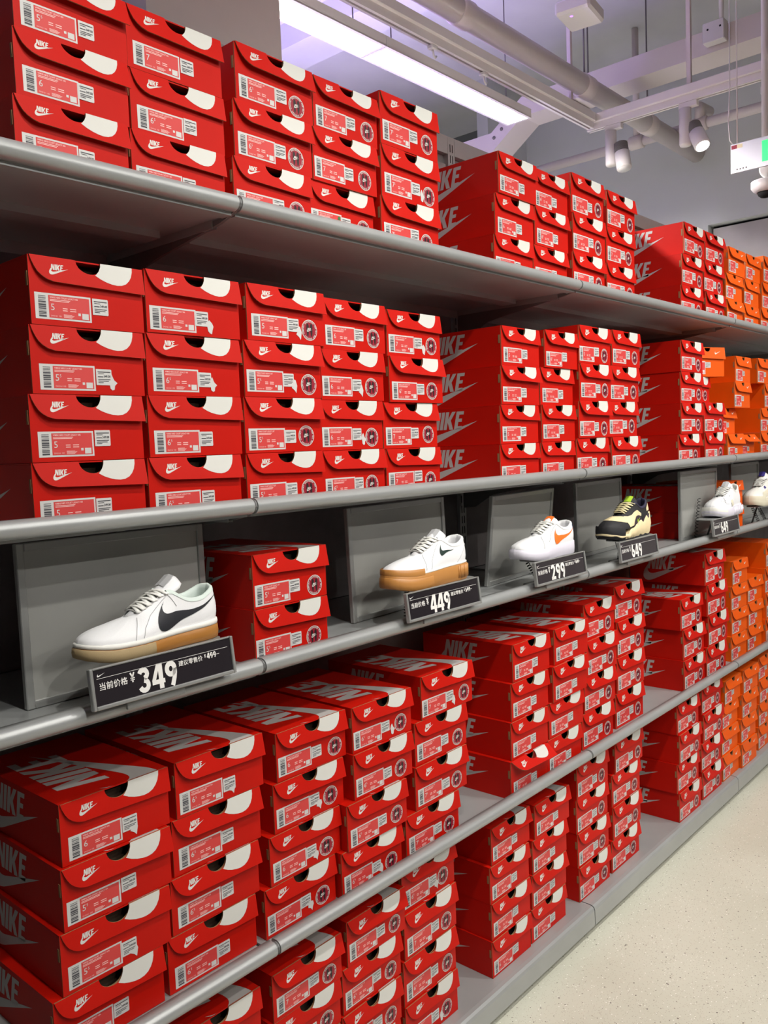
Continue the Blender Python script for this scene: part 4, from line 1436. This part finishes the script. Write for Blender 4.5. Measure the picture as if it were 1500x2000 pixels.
# pipes
t = thing('ceiling_pipe', 'thick cream painted pipe with couplings under the ceiling', 'pipe', (0, 1.175, 3.5))
m = MB(); m.tube([(-6.9, 0, 0), (XW, 0, 0)], .058, 'pipe', 24); m.build('pipe_run', t)
for x in (2.35, 3.52, 4.35):
    m = MB(); m.tube([(x - .05, 0, 0), (x - .045, 0, 0), (x + .045, 0, 0), (x + .05, 0, 0)], [.0585, .064, .064, .0585], 'pipe', 24); m.build('coupling', t)
    m = MB(); m.tube([(x, 0, .06), (x, 0, .79)], .005, 'fin', 6); m.build('hanger_rod', t)
t = thing('water_pipe', 'thin white pipe with fittings crossing in front of the end wall', 'pipe', (4.72, 0, 3.54))
m = MB(); m.tube([(0, -7.4, 0), (0, 2.56, 0)], .032, 'pipe', 16); m.build('pipe_run', t)
for y in (1.42, .98):
    m = MB(); m.tube([(0, y - .05, 0), (0, y - .045, 0), (0, y + .045, 0), (0, y + .05, 0)], [.033, .045, .045, .033], 'pipe', 16); m.build('fitting', t)
m = MB(); m.tube([(0, 1.42, .03), (0, 1.42, .755)], .022, 'pipe', 12); m.build('riser', t)
m = MB(); m.tube([(0, .98, .03), (.0, .98, .11), (.16, .98, .12)], .035, 'pipe', 12); m.build('elbow', t)
# rectangular duct along the end wall with a slanted drop
t = thing('cable_duct', 'white rectangular duct with a slanted drop under the ceiling', 'duct', (4.05, 0, 0))
pp = [(-7.4, 3.745), (1.92, 3.745), (2.17, 3.575), (4.2, 3.575)]
m = MB()
hh = .065
ring = []
for (y, z) in pp:
    ring.append([(0, y, z - hh), (0, y, z + hh), (.22, y, z + hh), (.22, y, z - hh)])
vs = [p for r_ in ring for p in r_]
fs = [(i * 4 + j, i * 4 + (j + 1) % 4, (i + 1) * 4 + (j + 1) % 4, (i + 1) * 4 + j) for i in range(3) for j in range(4)] + [(0, 1, 2, 3), (12, 13, 14, 15)]
m.add(vs, fs, 'pipe'); m.build('duct_run', t)
for f in (.15, .4, .65, .9):
    y, z = 1.92 + .25 * f, 3.745 - .17 * f + .01
    m = MB(); m.tube([(-.004, y, z), (.002, y, z)], .012, 'fin', 10); m.build('bolt', t)
for yy in (1.55, .35, -.9):
    m = MB(); m.bbox(-.03, .24, yy - .018, yy + .018, 3.655, 3.677, 'pipe', .002); m.build('strut', t)
    for dx in (-.02, .235):
        m = MB(); m.tube([(dx, yy, 3.66), (dx, yy, CEILZ - .001)], .005, 'fin', 6); m.build('hanger_rod', t)
t = thing('junction_box', 'small white junction box with conduit on the duct', 'junction box', (4.0, .62, 3.76))
m = MB(); m.bbox(-.02, .045, -.06, .06, -.05, .06, 'plastic', .004); m.build('case', t)
m = MB(); m.tube([(.0, -.04, .06), (.0, -.04, .25), (.0, -.01, .42), (.0, .08, .538)], .014, 'plastic', 8); m.build('conduit', t)
for dy in (-.04, .03):
    m = MB(); m.tube([(-.021, dy, .02), (-.019, dy, .02)], .006, 'slot', 8); m.build('screw', t)
# wireless box and hanging cord
t = thing('wireless_box', 'white rounded box with a violet light under the ceiling', 'sensor', (3.0, .92, 3.60), radians(8))
m = MB(); m.bbox(-.11, .11, -.09, .09, 0, .07, 'plastic', .012); m.build('case', t)
m = MB(); m.bbox(-.03, .03, -.03, .03, .07, CEILZ - 3.601, 'plastic', .004); m.build('mount', t)
m = MB(); m.tube([(-.06, .02, -.001), (-.06, .02, .002)], .008, 'violet', 12); m.build('indicator', t)
# exit sign
t = thing('exit_sign', 'hanging brushed steel sign with green running figure', 'exit sign', (3.30, .29, 2.76))
m = MB(); m.box(-.006, .006, -.42, 0, 0, .135, 'steel'); m.build('plate', t)
m = MB()
f = lambda a, b: (-.0066, -a, b)
R4 = lambda a, b, c, d: [(a, c), (b, c), (b, d), (a, d)]
m.poly(R4(.145, .172, .022, .118), f, 'green')
m.poly(R4(.180, .262, .105, .118), f, 'green')
m.poly(R4(.262, .275, .022, .118), f, 'green')
for dx, flip in ((0, 1),):
    cx = .215
    m.poly([(cx + .009 + .008 * cos(2 * pi * i / 12), .092 + .008 * sin(2 * pi * i / 12)) for i in range(12)], f, 'green')
    m.poly([(cx - .012, .085), (cx + .012, .080), (cx + .006, .055), (cx - .012, .058)], f, 'green')
    m.poly([(cx - .012, .085), (cx - .030, .075), (cx - .034, .062), (cx - .027, .061), (cx - .022, .070), (cx - .010, .074)], f, 'green')
    m.poly([(cx + .012, .080), (cx + .026, .066), (cx + .038, .070), (cx + .039, .063), (cx + .024, .057), (cx + .008, .068)], f, 'green')
    m.poly([(cx - .012, .060), (cx + .002, .058), (cx - .012, .040), (cx - .038, .042), (cx - .038, .050), (cx - .018, .050)], f, 'green')
    m.poly([(cx - .004, .058), (cx + .008, .056), (cx + .018, .040), (cx + .030, .026), (cx + .022, .022), (cx + .008, .036)], f, 'green')
m.build('pictogram', t)
m = MB(); m.poly(R4(.004, .030, .112, .130), f, 'maroon'); m.poly(R4(.030, .056, .112, .130), f, 'lace_cream'); m.build('maker_stickers', t)
m = MB()
for i in range(4):
    m.tube([(-.0068, -.03 - i * .014, .014), (-.006, -.03 - i * .014, .014)], .004, 'fin', 8)
m.build('test_buttons', t)
for yy in (-.03, -.39):
    m = MB(); m.tube([(0, yy, .135), (0, yy, CEILZ - 2.761)], .003, 'plastic', 6); m.build('hanger_rod', t)
m = MB(); m.tube([(0, -.01, .135), (.0, .005, .16), (.0, .012, .25), (.0, .004, .40), (0, .0, CEILZ - 2.761)], .003, 'plastic', 6); m.build('power_cord', t)
# ceiling camera on a drop pole
t = thing('security_camera', 'white dome security camera on a drop pole by the exit sign', 'camera', (3.50, .195, 2.715))
m = MB(); m.tube([(0, 0, .10), (0, 0, CEILZ - 2.716)], .016, 'plastic', 12); m.build('pole', t)
m = MB(); m.tube([(-.01, -.02, .085), (-.03, -.03, .08)], [.045, .042], 'plastic', 20); m.build('speaker', t)
m = MB(); m.tube([(0, 0, .035), (0, 0, .03), (0, 0, 0), (0, 0, -.012), (0, 0, -.022)], [.055, .066, .066, .058, .045], 'plastic', 24); m.build('housing', t)
m = MB(); m.tube([(0, 0, -.02), (0, 0, -.035), (0, 0, -.046), (0, 0, -.050)], [.038, .034, .022, .006], 'slot', 20); m.build('dome', t)
t = thing('smoke_detector', 'white square ceiling device above the exit sign at the right edge', 'detector', (3.86, .30, 3.26))
m = MB(); m.bbox(-.10, .10, -.17, .0, 0, .05, 'plastic', .008); m.build('case', t)
m = MB(); m.bbox(-.08, .08, -.15, -.02, -.012, .001, 'lampw', .004); m.build('grille', t)
m = MB(); m.tube([(0, -.08, .05), (0, -.08, CEILZ - 3.261)], .02, 'plastic', 10); m.build('pole', t)

# unseen violet light added behind the shelves to tint the ceiling from below
t = thing('violet_fill', 'added unseen violet light behind the shelves tinting the ceiling', 'lamp', (.2, 2.3, 2.0))
m = MB(); m.tube([(-1.2, 0, 0), (2.6, 0, 0)], .02, 'violet', 10); m.build('tube', t)
for x in (-1.1, 2.5):
    m = MB(); m.tube([(x, 0, -.02), (x, 0, -2.0)], .015, 'fin', 8); m.build('stand', t)
ld = bpy.data.lights.new('violet_light', 'AREA')
ld.shape = 'RECTANGLE'; ld.size = 3.6; ld.size_y = .2; ld.energy = PURPLE_W; ld.spread = radians(115); ld.color = S(196, 174, 255)
lo = bpy.data.objects.new('violet_light', ld); COL.objects.link(lo)
lo.parent = t; lo.location = (.7, 0, .03); lo.rotation_euler = (pi, 0, 0)
